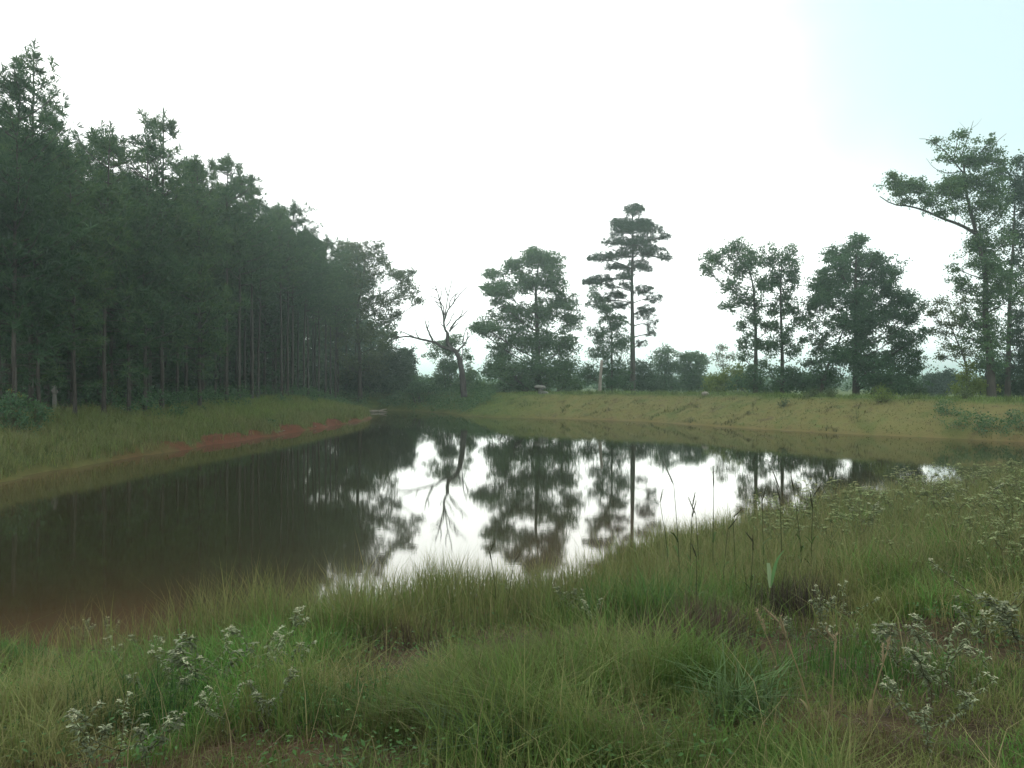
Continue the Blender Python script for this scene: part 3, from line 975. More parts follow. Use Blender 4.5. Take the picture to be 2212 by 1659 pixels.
def place_pine(i, x, y, label, group, sc_=1.0):
    root, usedp = protos[i]
    loc = (x, y, terr1(x, y) - .05)
    rz = RNG.uniform(0, 6.28)
    if not usedp:
        protos[i][1] = True
        root.location = loc
        root.rotation_euler = (0, 0, rz)
        root.scale = (sc_,) * 3
        tag(root, label, 'tree', group)
        return root
    return copy_thing(root, loc, rz, sc_, label, group)


front = []
y = 27.6
while y < 83:
    front.append((-16.0 + RNG.normal() * .25 + .9 * sstep(50, 70, np.array(y)), y))
    y += RNG.uniform(1.7, 2.6)
for n_, (x, y) in enumerate(front):
    lab = f"slim pine in the stand's front row beside the pond, {ORD[n_]} trunk counted from the left"
    place_pine(n_ % 8 if y < 42 else 8 + n_ % 4, float(x), y, lab, 'front row pines of the planted stand', RNG.uniform(.88, 1.08) * (.9 if y < 32 else 1 if y < 37 else 1.1))
place_pine(5, -18.9, 33.5, 'tallest pine of the planted stand, rising above the others at upper left', 'front row pines of the planted stand', 1.13)
for k in range(1, 11):
    X0 = -16.2 - 2.45 * k
    y = -X0 / .6 - 3.5 + RNG.uniform(0, 2)
    while y < 84 + k:
        if not (abs(X0 + 18.9) < 1.3 and abs(y - 33.5) < 1.3):
            place_pine(int(RNG.integers(0, 8)) if y < 44 else int(RNG.integers(5, 12)), X0 + RNG.normal() * .3, y, 'slim dark pine inside the planted stand, standing behind its front row', 'inner pines of the planted stand', RNG.uniform(.88, 1.13) * (.92 if y < 36 else 1.07))
        y += RNG.uniform(2.0, 2.9)

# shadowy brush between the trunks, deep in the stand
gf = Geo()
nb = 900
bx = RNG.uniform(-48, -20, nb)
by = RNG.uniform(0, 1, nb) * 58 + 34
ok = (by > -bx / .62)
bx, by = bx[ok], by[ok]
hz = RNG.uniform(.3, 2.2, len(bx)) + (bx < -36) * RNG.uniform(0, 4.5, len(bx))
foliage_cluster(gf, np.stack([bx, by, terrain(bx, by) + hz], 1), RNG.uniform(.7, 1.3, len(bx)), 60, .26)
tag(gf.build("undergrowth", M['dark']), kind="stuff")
# weeds and seedlings along the foot of the stand
gf = Geo()
nb = 700
by = RNG.uniform(24, 74, nb)
bx = -16.2 + RNG.normal(size=nb) * .8 + sstep(50, 70, by)
ok = (vnoise(bx * .5, by * .5, 44) > .42) & (by > 34)
bx, by = bx[ok], by[ok]
foliage_cluster(gf, np.stack([bx, by, terrain(bx, by) + RNG.uniform(.1, 1, len(bx)) ** 2 * 1.1], 1), RNG.uniform(.2, .42, len(bx)), 40, .1)
tag(gf.build("edge_weeds", M['broad']), kind="stuff")
# far edge of the wood behind the last rows
gf = Geo()
nb = 2000
bx = RNG.uniform(-75, -15, nb)
by = np.maximum(92 + RNG.uniform(0, 14, nb), -bx * 1.4)
hz = 9 * RNG.uniform(0.02, 1, nb) ** 1.3
foliage_cluster(gf, np.stack([bx, by, 1 + hz], 1), RNG.uniform(.9, 1.5, nb), 60, .42)
tag(gf.build("far_woods", M['dark']), kind="stuff")


# ---------------------------------------------------------------- grass
def blades(g, x, y, h, wd, lean, col, z=None, up=.85):
    n = len(x)
    z = terrain(x, y) if z is None else z
    B = np.stack([x, y, np.maximum(z, -.3) - .02], 1)
    az = RNG.uniform(0, 2 * math.pi, n)
    dv = np.stack([np.cos(az), np.sin(az), np.zeros(n)], 1)
    sa = az + RNG.uniform(.6, 2.5, n)
    S = np.stack([np.cos(sa), np.sin(sa), np.zeros(n)], 1) * (wd * .5)[:, None]
    hv = np.zeros((n, 3))
    hv[:, 2] = h
    ln = (lean * h)[:, None]
    m1 = B + hv * .5 + dv * ln * .25
    tip = B + hv * (1 - .28 * np.minimum(lean, 1.2))[:, None] + dv * ln
    V = np.stack([B - S, B + S, m1 + S * .8, m1 - S * .8, tip], 1).reshape(-1, 3)
    b0 = np.arange(n)[:, None] * 5
    g.add(V, b0 + np.array([[0, 1, 2, 3]]), b0 + np.array([[3, 2, 4]]), np.repeat(col, 5, 0))


GREEN, OLIVE, TAN, BROWN, LUSH = (np.array(c) for c in ((.066, .150, .027), (.138, .172, .046), (.25, .22, .10), (.11, .078, .044), (.060, .225, .030)))


def mixcol(x, y, warm=0.0, s=0):
    a = fbm(x * .55, y * .55, 31 + s)
    b = fbm(x * 1.3, y * 1.3, 41 + s)
    wt = np.stack([sstep(.52, .38, a), np.full(len(x), .55), sstep(.5, .66, b) * .9 + warm, sstep(.50, .66, 1 - b) * .9, sstep(.56, .68, a) * 1.1], 1)
    wt = wt * RNG.uniform(.2, 1, wt.shape) ** 2.2
    wt /= wt.sum(1, keepdims=True)
    return wt @ np.stack([GREEN, OLIVE, TAN, BROWN, LUSH])


def tufts(n, sampler, per, spread):
    x, y = sampler(n)
    k = RNG.integers(per[0], per[1], len(x))
    X = np.repeat(x, k) + RNG.normal(size=k.sum()) * spread
    Y = np.repeat(y, k) + RNG.normal(size=k.sum()) * spread
    return X, Y, np.repeat(RNG.uniform(.7, 1.3, len(x)), k), np.repeat(np.arange(len(x)), k)


def wedge(d0, d1, p=1.0, xr=(-.66, .66)):
    def f(n):
        u = RNG.uniform(0, 1, n)
        d = (d0 ** (p + 1) + u * (d1 ** (p + 1) - d0 ** (p + 1))) ** (1 / (p + 1))
        return RNG.uniform(xr[0], xr[1], n) * (d + .4), d
    return f


def keep_near(x, y, lo=-.25):
    sd, wt = shore(x, y)
    return (sd > lo) & (wt[NEAR] > .35), sd


CLEAR = [(*ground_hit(a, b)[:2], r) for a, b, r in ((760, 1420, .5), (820, 1450, .3), (1650, 1395, .55), (1560, 1400, .35), (1495, 1415, .45), (1722, 1340, .45), (1370, 1375, .3), (1345, 1575, .22), (1050, 1330, .4), (1880, 1370, .5), (1800, 1570, .2), (1120, 1390, .3), (40, 1500, .3))]


def clearing(x, y):
    c = np.zeros(len(x))
    for a, b, r in CLEAR:
        q = np.hypot((x - a) * .75, y - b) / r + (vnoise(x * 4, y * 4, 88) - .5) * .7
        c = np.maximum(c, 1 - sstep(.6, 1.25, q))
    return c


g = Geo()
for (d0, d1, n, per, hh, wd) in ((2.3, 5.0, 6600, (9, 20), .35, .0045), (5.0, 8.5, 6600, (9, 18), .35, .006), (8.5, 14, 5200, (8, 16), .30, .008), (14, 28, 5200, (7, 13), .34, .013)):
    X, Y, hs, ti = tufts(n, wedge(d0, d1), per, .045 + .004 * d0)
    ok, sd = keep_near(X, Y, .1)
    bare = fbm(X * .75 + 3, Y * .75, 155)
    ok &= (bare < .62) | (RNG.random(len(X)) < .5)
    ok &= RNG.random(len(X)) < .25 + .75 * sstep(.38, .58, fbm(X * 2.1, Y * 2.1, 57))
    cl_ = clearing(X, Y)
    ok &= RNG.random(len(X)) > cl_ * .82
    X, Y, hs, ti, sd, bare, cl_ = X[ok], Y[ok], hs[ok], ti[ok], sd[ok], bare[ok], cl_[ok]
    hs = hs * (1 - .5 * cl_)
    h = hh * hs * RNG.uniform(.45, 1.25, len(X)) * (1.2 - .8 * sstep(.50, .66, bare)) * (.18 + 1.6 * fbm(X * 1.5, Y * 1.5, 58) ** 1.15)
    blades(g, X, Y, h, wd * RNG.uniform(.7, 1.4, len(X)), RNG.uniform(.15, 1.1, len(X)), mixcol(X, Y))
tag(g.build("foreground_grass", M['grass']), kind="stuff")

# dead thatch lying between the tufts, low broad leaved herbs, and thin straws standing above the grass
g = Geo()
X, Y, hs, ti = tufts(9000, wedge(2.3, 15, .6), (3, 7), .08)
ok, sd = keep_near(X, Y, .1)
X, Y = X[ok], Y[ok]
c = np.array([[.11, .080, .046]]) * RNG.uniform(.45, 1.35, (len(X), 1)) * np.array([[1, 1, 1]]) + RNG.normal(size=(len(X), 3)) * .006
blades(g, X, Y, RNG.uniform(.04, .12, len(X)), .004 * RNG.uniform(.7, 1.8, len(X)) * (1 + Y * .08), RNG.uniform(1.2, 3.2, len(X)), np.clip(c, .01, 1))
tag(g.build("dead_thatch", M['grass']), kind="stuff")
g = Geo()
X, Y, hs, ti = tufts(900, wedge(2.4, 12, .6), (10, 26), .075)
ok, sd = keep_near(X, Y, .3)
ok &= fbm(X * 1.1, Y * 1.1, 97) > .5
X, Y = X[ok], Y[ok]
n = len(X)
Pz = np.stack([X, Y, terrain(X, Y) + RNG.uniform(.02, .22, n)], 1)
D = RNG.normal(size=(n, 3)) * np.array([1, 1, .35])
leaf_quads(g, Pz, D, unit(np.array([[0, 0, 1.0]]) + RNG.normal(size=(n, 3)) * .35), RNG.uniform(.02, .045, n), RNG.uniform(.011, .02, n), np.array([[.05, .11, .03]]) * RNG.uniform(.6, 1.3, (n, 1)), droop=.15)
tag(g.build("low_herbs", M['weed']), kind="stuff")
g = Geo()
X, Y, hs, ti = tufts(520, wedge(2.4, 15, .7), (1, 4), .06)
ok, sd = keep_near(X, Y, .1)
X, Y, hs = X[ok], Y[ok], hs[ok]
blades(g, X, Y, RNG.uniform(.32, .62, len(X)) * hs, .0032 * (1 + Y * .06) * np.ones(len(X)), RNG.uniform(.1, .8, len(X)), np.array([[.30, .26, .13]]) * RNG.uniform(.5, 1.15, (len(X), 1)))
tag(g.build("dry_straws", M['grass']), kind="stuff")

# taller wispy grass standing in the shallows and along the near waterline
g = Geo()
X, Y, hs, ti = tufts(5200, wedge(7.5, 13.5, 1, (-.62, .22)), (5, 11), .06)
hs = hs * (.45 + 1.1 * fbm(X * 1.6, Y * 1.6, 62))
ok, sd = keep_near(X, Y, -1.1)
f = fbm(X * .8, Y * .8, 61)
xr_ = X / Y
edge = np.interp(xr_, [-.6, -.42, -.3, -.05, .02], [.1, -.1, -.8, -.9, -.2]) + (f - .5) * 1.3 + RNG.exponential(.25, len(X))
ok &= (sd > edge) & (sd < 1.9)
X, Y, hs, sd = X[ok], Y[ok], hs[ok], sd[ok]
xr_ = X / Y
h = (.42 + .16 * sstep(-.45, -.3, xr_) * sstep(.05, -.1, xr_)) * hs * RNG.uniform(.6, 1.2, len(X))
wc = np.stack([OLIVE * .95, TAN * .95, GREEN * 1.1, np.array([.115, .115, .05])])
wq_ = RNG.uniform(0, 1, (len(X), 4)) ** 2 * np.array([1, .8, .6, 1])
wq_ /= wq_.sum(1, keepdims=True)
blades(g, X, Y, h, .0055 * RNG.uniform(.7, 1.4, len(X)), RNG.uniform(.1, .55, len(X)), wq_ @ wc, z=np.maximum(terrain(X, Y), -.15))
tag(g.build("shoreline_grass", M['grass']), kind="stuff")

# rough grass of the pine side bank
g = Geo()
X, Y, hs, ti = tufts(19000, lambda n: (RNG.uniform(-17.5, -8.5, n), 12 + 52 * RNG.uniform(0, 1, n) ** 1.15), (6, 11), .12)
sd, wt = shore(X, Y)
f = fbm(X * .8, Y * .8, 21)
clayed = (sd < .45 - (f - .5) * 2.8) & (Y > 29 - (f - .5) * 14) & (Y < 58)
ok = (sd > .08) & (wt[LEFT] > .4) & (X > -.66 * Y) & (X > -16.6 - RNG.exponential(.5, len(X))) & (~clayed | (RNG.random(len(X)) < np.where(sd < .5, .05, .4)))
X, Y, hs, sd = X[ok], Y[ok], hs[ok], sd[ok]
far_ = sstep(30, 46, Y)
cg = np.stack([np.array([.085, .135, .034]), np.array([.15, .17, .060]), np.array([.21, .19, .09]), np.array([.15, .24, .04])])
wq_ = RNG.uniform(0, 1, (len(X), 4)) ** 2
wq_[:, 3] *= .15 + 1.6 * far_ * sstep(1.2, 2.6, sd)
wq_[:, 2] *= .35 + 1.2 * sstep(.4, .65, fbm(X * .4, Y * .4, 71))
wq_ /= wq_.sum(1, keepdims=True)
blades(g, X, Y, .42 * hs * RNG.uniform(.5, 1.3, len(X)), (.009 + .0003 * Y) * RNG.uniform(.7, 1.3, len(X)), RNG.uniform(.2, .9, len(X)), wq_ @ cg)
tag(g.build("bank_grass", M['grass']), kind="stuff")

# mown, half dry turf on the dam, greener along its crest and near the corner
g = Geo()
X, Y, hs, ti = tufts(34000, lambda n: (RNG.uniform(-8, 32, n), RNG.uniform(28, 74, n)), (4, 8), .12)
sd, wt = shore(X, Y)
ok = (sd > .15) & (sd < 7.6) & (wt[DAM] > .4)
X, Y, hs, sd = X[ok], Y[ok], hs[ok], sd[ok]
crest = sstep(3.3, 4.7, sd + (fbm(X * 1.2, Y * 1.2, 86) - .5) * 1.6)
lush = np.clip(crest + sstep(6, -2, X) + .8 * sstep(.58, .7, fbm(X * .7, Y * .7, 81)) * .6, 0, 1)
dry = np.stack([np.array([.138, .146, .060]), np.array([.098, .128, .042]), np.array([.175, .150, .080])])
dq = RNG.uniform(0, 1, (len(X), 3)) ** 1.5
dq[:, 1] *= .4 + 2.2 * sstep(.42, .62, fbm(X * .9, Y * .9, 83))
dq[:, 2] *= .4 + 2.0 * sstep(.45, .65, fbm(X * .5, Y * .5, 84))
dq /= dq.sum(1, keepdims=True)
gr = np.array([.12, .18, .046])[None] * RNG.uniform(.7, 1.25, (len(X), 1))
c = (dq @ dry) * (1 - lush[:, None]) + gr * lush[:, None]
h = (.075 + .12 * crest + .12 * sstep(.6, .72, fbm(X * 1.4, Y * 1.4, 85))) * hs * RNG.uniform(.6, 1.6, len(X))
c = c * (1 - .3 * sstep(.58, .72, fbm(X * 1.4, Y * 1.4, 85)))[:, None]
blades(g, X, Y, h, .022 * RNG.uniform(.7, 1.4, len(X)), RNG.uniform(.2, 1.2, len(X)), c)
tag(g.build("dam_turf", M['grass']), kind="stuff")

# brushy growth covering the far corner bank
gf = Geo()
bx, by = RNG.uniform(-17, -1.5, 5000), RNG.uniform(59, 82, 5000)
sd, wt = shore(bx, by)
ok = (sd > .2) & (sd < 6.5) & ((wt[CORNER] > .45) | ((wt[LEFT] > .4) & (by > 64)))
bx, by, sd = bx[ok][:620], by[ok][:620], sd[ok][:620]
hz = RNG.uniform(.1, .55, len(bx)) * (1 - .4 * sstep(3, 6, sd))
foliage_cluster(gf, np.stack([bx, by, terrain(bx, by) + hz], 1), RNG.uniform(.3, .55, len(bx)), 40, .13)
tag(gf.build("bank_brush", M['broad']), kind="stuff")
# brush on the dam slope at the right end of the pond
gf = Geo()
bx, by = RNG.uniform(17.5, 30, 4000), RNG.uniform(30, 44, 4000)
sd, wt = shore(bx, by)
ok = (sd > .3) & (sd < 3.6 - 1.6 * sstep(.4, .7, fbm(bx * .5, by * .5, 91))) & (wt[DAM] > .4) & (bx / by > .50)
bx, by, sd = bx[ok][:230], by[ok][:230], sd[ok][:230]
foliage_cluster(gf, np.stack([bx, by, terrain(bx, by) + RNG.uniform(.05, .35, len(bx))], 1), RNG.uniform(.2, .4, len(bx)), 40, .085)
tag(gf.build("slope_brush", M['broad']), kind="stuff")


# ---------------------------------------------------------------- weeds with pale flower heads
def weed_geo(h, seed, spread=.34, nl=7, fl=.5, ls=.055, tone=1.0):
    r = np.random.default_rng(seed)
    gs, gl_, gfl = Geo(), Geo(), []
    tips, segs = [], []
    fork = h * r.uniform(.3, .45)
    main = smooth_path([(0, 0, -.03), (r.normal() * .02, r.normal() * .02, fork * .6), (r.normal() * .03, r.normal() * .03, fork)], 5)
    tube(gs, main, np.linspace(.005, .004, 5), 5)
    segs.append(main)
    for a in range(r.integers(3, 5)):
        az = a * 2.2 + r.uniform(0, 1)
        Lb = h * r.uniform(.35, .6)
        e = main[-1] + np.array([math.cos(az) * spread * h * r.uniform(.6, 1.3), math.sin(az) * spread * h * r.uniform(.6, 1.3), Lb * .75])
        P = smooth_path([main[-1], main[-1] * .5 + e * .5 + np.array([math.cos(az), math.sin(az), -.5]) * .02, e], 5)
        tube(gs, P, np.linspace(.0035, .0025, 5), 4)
        segs.append(P)
        for b in range(r.integers(2, 4)):
            az2 = az + r.normal() * .9
            e2 = e + np.array([math.cos(az2) * h * r.uniform(.08, .2), math.sin(az2) * h * r.uniform(.08, .2), h * r.uniform(.06, .22)])
            P2 = smooth_path([e, e * .5 + e2 * .5 + r.normal(size=3) * .008, e2], 4)
            tube(gs, P2, np.linspace(.0025, .0018, 4), 3)
            segs.append(P2)
            tips.append(e2)
    for P in segs:
        k = max(3, int(nl * np.linalg.norm(P[-1] - P[0]) / .18))
        f = r.uniform(.1, 1, k) * (len(P) - 1)
        i0 = np.clip(f.astype(int), 0, len(P) - 2)
        C = P[i0] * (1 - (f - i0)[:, None]) + P[i0 + 1] * (f - i0)[:, None]
        az = r.uniform(0, 6.28, k)
        D = np.stack([np.cos(az), np.sin(az), r.uniform(-.35, .35, k)], 1)
        c = np.array([.19, .235, .125])[None] * tone * r.uniform(.6, 1.25, (k, 1))
        leaf_quads(gl_, C, D, np.array([[0, 0, 1.0]]) + r.normal(size=(k, 3)) * .25, ls * r.uniform(.7, 1.3, k), ls * .34, c, droop=.25)
    for tpt in tips:
        k = 7
        az = r.uniform(0, 6.28, k)
        D = np.stack([np.cos(az), np.sin(az), r.uniform(-.1, .5, k)], 1)
        c = np.array([.34, .38, .23])[None] * tone * r.uniform(.75, 1.25, (k, 1))
        leaf_quads(gl_, np.repeat(tpt[None], k, 0), D, np.array([[0, 0, 1.0]]) + r.normal(size=(k, 3)) * .3, ls * r.uniform(.5, .95, k), ls * .3, c, droop=.2)
        if r.random() < fl:
            head = Geo()
            gfl.append(head)
            for _ in range(r.integers(3, 7)):
                o = tpt + r.normal(size=3) * np.array([.009, .009, .005]) + np.array([0, 0, .008])
                s = r.uniform(.004, .0085)
                V = o + np.array([(1, 0, 0), (0, 1, 0), (-1, 0, 0), (0, -1, 0), (0, 0, .8), (0, 0, -.8)]) * s
                head.add(V, None, [(0, 1, 4), (1, 2, 4), (2, 3, 4), (3, 0, 4), (1, 0, 5), (2, 1, 5), (3, 2, 5), (0, 3, 5)], np.array([.42, .42, .27]) * r.uniform(.7, 1.2))
    return gs, gl_, gfl


def weed_proto(h, seed, **k):
    gs, gl_, gfl = weed_geo(h, seed, **k)
    root = empty('weed_plant', (0, 0, 0), 'x', 'plant', 'pale flowering weeds in the grass')
    gs.build('stem', M['stem'], root, smooth=True)
    gl_.build('foliage', M['weed'], root)
    for head in gfl:
        head.build('flower_head', M['flower'], root)
    return root


wp = [[weed_proto(.5, 300 + i, fl=(.8, .35, .65, .15, .9, .5, .25)[i], nl=(15, 18, 12, 16, 11, 19, 14)[i], ls=(.044, .050, .038, .056, .042, .046, .052)[i], spread=(.46, .36, .52, .42, .58, .40, .34)[i], tone=(1, .72, 1.1, .6, .95, .8, .68)[i]), False] for i in range(7)]


def weed(px, py, h, label, i):
    p = ground_hit(px, py)
    root, u = wp[i % 7]
    if not u:
        wp[i % 7][1] = True
        root.location = p
        root.rotation_euler = (0, 0, RNG.uniform(0, 6.28))
        root.scale = (h / .5,) * 3
        tag(root, label)
    else:
        copy_thing(root, p, RNG.uniform(0, 6.28), h / .5, label)


WEEDS = [(575, 1500, .52, 'tallest silvery weed of the lower left cluster, near the bright water'), (628, 1505, .40, 'silvery weed at the right edge of the lower left cluster'),
         (515, 1520, .40, 'silvery weed just left of the tallest one in the lower left cluster'), (450, 1530, .48, 'bushy pale weed in the middle of the lower left cluster'),
         (400, 1540, .42, 'pale weed at the left side of the lower left cluster'), (345, 1565, .32, 'low pale weed with spreading leaves, leftmost of its cluster'),
         (560, 1580, .32, 'short pale weed in front of the tallest silvery one'), (480, 1600, .28, 'low weed half sunk in grass below the pale cluster'),
         (205, 1690, .34, 'large leaved weed in the bottom left corner, its left stem group'), (265, 1690, .32, 'large leaved weed in the bottom left corner, its middle plant'),
         (320, 1670, .30, 'large leaved weed in the bottom left corner, its right plant'), (275, 1470, .36, 'upright weed between the left corner grass and the brown water'),
         (185, 1400, .26, 'small white topped weed close to the brown water at left'), (330, 1450, .30, 'small weed behind the pale cluster at lower left'), (235, 1390, .24, 'tiny white topped weed at the edge of the brown water'),
         (1770, 1375, .34, 'white flowering weed right of the broad bright leaf'), (1825, 1370, .36, 'taller white flowering weed beside the bare reddish soil'),
         (1725, 1410, .26, 'low flowering weed next to the bare reddish soil'), (1800, 1420, .24, 'low green weed under the white flowering pair'),
         (2005, 1540, .42, 'large drooping weed in the lower right grass'), (1965, 1480, .40, 'pale weed above the drooping one at lower right'), (2050, 1480, .42, 'silvery flowering weed in the middle of the right hand grass'),
         (2110, 1430, .44, 'silvery weed left of the two at the right edge'), (2165, 1400, .58, 'tall weed near the right edge, upper of two'), (2205, 1440, .48, 'tall weed cut by the photo\'s right edge'),
         (2085, 1560, .32, 'pale weed right of the large drooping one'), (2010, 1640, .32, 'sparse weed at the bottom of the right hand grass'), (1245, 1340, .34, 'pale speckled weed on the grass rim below the bright water'),
         (1280, 1365, .28, 'low pale weed beside the speckled one on the rim'), (935, 1420, .14, 'tiny two leaved pale weed in the central grass'), (2075, 1135, .66, 'tallest flowering weed on the right bank, against the water'),
         (2030, 1130, .58, 'slim flowering weed left of the tallest one on the right bank'), (2120, 1120, .55, 'flowering weed right of the tallest one on the right bank'), (1880, 1170, .50, 'weed with a nodding top on the bank below the big tree\'s reflection'),
         (2190, 1110, .5, 'flowering weed on the bank at the photo\'s right edge')]
for i, a in enumerate(WEEDS):
    weed(*a, i)

# the thicket of the same weed covering the right bank
gs_, gl2, gf2 = Geo(), Geo(), Geo()
var = [weed_geo(.55, 400 + i, fl=.7, nl=6, ls=.06) for i in range(6)]
g = Geo()
cnt = 0
n = 1500
dd = RNG.uniform(7.5, 21, n)
xx = RNG.uniform(.28, .66, n) * dd
sd, wt = shore(xx, dd)
f = fbm(xx * .45, dd * .45, 77)
pxs = xx / dd * F + CX
pys = HY + (EYE - terrain(xx, dd)) / dd * F
lim = 1130 + (pxs - 1600) * .33
ok = (sd > .2) & (sd < 6.5) & (pys < lim + 40 + (f - .5) * 160) & (pys > 900)
xx, dd = xx[ok][:165], dd[ok][:165]
zz_ = terrain(xx, dd)
for x, y, z in zip(xx, dd, zz_):
    vs = var[RNG.integers(0, 6)]
    a = RNG.uniform(0, 6.28)
    s = RNG.uniform(.5, 1.25)
    Rm = np.array([[math.cos(a), -math.sin(a), 0], [math.sin(a), math.cos(a), 0], [0, 0, 1]]) * s
    for part in [vs[0], vs[1]] + vs[2]:
        if not part.n:
            continue
        V = np.concatenate(part.v) @ Rm.T + np.array([x, y, z])
        Q = np.concatenate(part.q) if part.q else None
        Tt = np.concatenate(part.t) if part.t else None
        cc = np.concatenate(part.c) * np.array([.70, .76, .56]) if part.c else np.tile([.09, .08, .045], (len(V), 1))
        g.add(V, Q, Tt, cc)
tag(g.build("weed_thicket", M['weed']), kind="stuff")
g = Geo()
X, Y, hs, ti = tufts(4600, lambda n: ((lambda d_: (RNG.uniform(.16, .66, n) * d_, d_))(RNG.uniform(8, 21, n))), (7, 14), .1)
sd, wt = shore(X, Y)
ok = (sd > .05) & (sd < 6.5) & (fbm(X * .8, Y * .8, 98) > .38)
X, Y, hs = X[ok], Y[ok], hs[ok]
wq_ = RNG.uniform(0, 1, (len(X), 3)) ** 2
wq_ /= wq_.sum(1, keepdims=True)
blades(g, X, Y, .46 * hs * RNG.uniform(.5, 1.25, len(X)), .0085 * RNG.uniform(.6, 1.3, len(X)), RNG.uniform(.1, .7, len(X)), wq_ @ np.array([[.10, .16, .045], [.24, .21, .10], [.15, .17, .06]]))
tag(g.build("thicket_grass", M['grass']), kind="stuff")


# ---------------------------------------------------------------- tall seed grasses, dead clumps, single leaves
def seed_grass(px, py, h, label, kind=0, lean=(0, 0)):
    p = ground_hit(px, py)
    root = empty('tall_grass', p, label, 'grass stalk', 'tall seeding grass stalks')
    g = Geo()
    top = np.array([lean[0] * h, lean[1] * h, h])
    P = smooth_path([(0, 0, -.03), top * .5 + np.array([-lean[0] * h * .12, 0, .02]), top], 9)
    c = np.array([.045, .055, .024]) if kind == 0 else np.array([.21, .17, .085])
    tube(g, P, np.linspace(.005, .0026, 9), 5, c)
    g.build('stem', M['weed'], root)
    g = Geo()
    for q in range(3 if kind == 0 else 2):
        s = RNG.uniform(.15, .6)
        o = P[int(s * 8)]
        az = RNG.uniform(0, 6.28)
        Ll = h * RNG.uniform(.22, .4)
        u = np.linspace(0, 1, 6)
        dirn = np.array([math.cos(az), math.sin(az), 0])
        mid = o + dirn * (Ll * .55 * u)[:, None] + np.array([0, 0, 1]) * (Ll * (.95 * u - .75 * u * u))[:, None]
        side = np.array([-math.sin(az), math.cos(az), .25]) * .011
        wv = (1 - u ** 2 * .95)[:, None]
        V = np.stack([mid - side * wv, mid + side * wv], 1).reshape(-1, 3)
        Q = [(2 * i, 2 * i + 1, 2 * i + 3, 2 * i + 2) for i in range(5)]
        g.add(V, Q, None, np.array([.06, .10, .028]) * RNG.uniform(.7, 1.2) if kind == 0 else np.array([.15, .135, .06]))
    g.build('leaf', M['weed'], root)
    g = Geo()
    nsp = 1 if kind == 0 and RNG.random() < .5 else 2
    for q in range(nsp):
        Lh = h * RNG.uniform(.16, .24)
        dirn = unit(np.array([RNG.normal() * .22, RNG.normal() * .22, 1.0])) if q else unit(P[-1] - P[-2] + np.array([RNG.normal() * .05, 0, 0]))
        s = np.linspace(0, 1, 7)
        base = P[-1] if q == 0 else P[-2]
        S = base + dirn * (Lh * s)[:, None]
        tube(g, S, np.array([.002, .0055, .0065, .006, .005, .0035, .0012]) * (1.05 if kind == 0 else .8), 5, np.array([.042, .046, .022]) if kind == 0 else np.array([.26, .21, .12]))
        k = 26
        f = RNG.uniform(.05, .95, k)
        D = dirn[None] * .9 + RNG.normal(size=(k, 3)) * .45
        leaf_quads(g, base + dirn * (Lh * f)[:, None], D, RNG.normal(size=(k, 3)), .022, .005, np.tile(np.array([.06, .06, .03]) if kind == 0 else np.array([.25, .2, .12]), (k, 1)))
    g.build('seed_head', M['weed'], root)


SG = [(1470, 1290, 1.18, (-.06, 0), 'tallest dark seed grass rising against the bright water'), (1448, 1270, .95, (-.12, 0), 'seed grass bending left beside the tallest stalk'), (1490, 1280, .92, (.03, 0), 'slim seed grass just right of the tallest stalk'),
      (1512, 1290, .86, (-.05, 0), 'seed grass with a curved head right of the bright water'), (1540, 1285, 1.12, (.02, .05), 'tall seed grass standing clear left of the twin trunks\' reflection'), (1560, 1300, .72, (.08, 0), 'short seed grass below the twin trunks\' reflection'),
      (1590, 1290, .80, (-.04, 0), 'seed grass just left of the twin trunks\' reflection'), (1650, 1265, .9, (-.02, 0), 'seed grass left of the broad bright leaf'), (1690, 1265, 1.02, (-.03, 0), 'dark seed grass directly behind the broad bright leaf'),
      (1735, 1265, .98, (-.10, 0), 'leaning seed grass right of the broad bright leaf'), (1752, 1270, .92, (.02, 0), 'thick dark stalk at the right end of the seed grasses'), (1075, 1350, .72, (-.10, 0), 'dark bent stalk in the shore grass below the oak\'s reflection'),
      (1095, 1345, .60, (.12, 0), 'thin dark stalk crossing the bent one in the shore grass'), (1505, 1370, .62, (.0, 0), 'short seed grass within the brown dead clump'), (1620, 1330, .66, (.05, 0), 'seed grass between the two brown dead clumps')]
for px, py, h, ln, lb in SG:
    seed_grass(px, py, h, lb, 0, ln)
for px, py, h, ln, lb in [(1770, 1655, .62, (-.28, 0), 'straw coloured stalk leaning left across the lower right grass'), (1795, 1600, .46, (.05, 0), 'upright straw stalk with a forked seed head at lower right'), (1870, 1620, .44, (.22, 0), 'straw stalk leaning right in the lower right grass'), (1690, 1500, .40, (-.3, 0), 'pale dry stalk beside the bare reddish soil')]:
    seed_grass(px, py, h, lb, 1, ln)


def clump(px, py, h, n, sp, col, label, name='grass_clump', lean=(.05, .5), wd=.006):
    p = ground_hit(px, py)
    g = Geo()
    x = np.clip(RNG.normal(size=n), -1.9, 1.9) * sp
    y = np.clip(RNG.normal(size=n), -1.9, 1.9) * sp * .7
    c = 1.35 * np.array(col)[None] * RNG.uniform(.6, 1.4, (n, 1))
    blades(g, x, y, h * RNG.uniform(.5, 1.15, n), wd * RNG.uniform(.7, 1.5, n), RNG.uniform(*lean, n), c, z=np.zeros(n))
    o = g.build(name, M['grass'])
    o.location = p
    tag(o, label, 'grass clump')


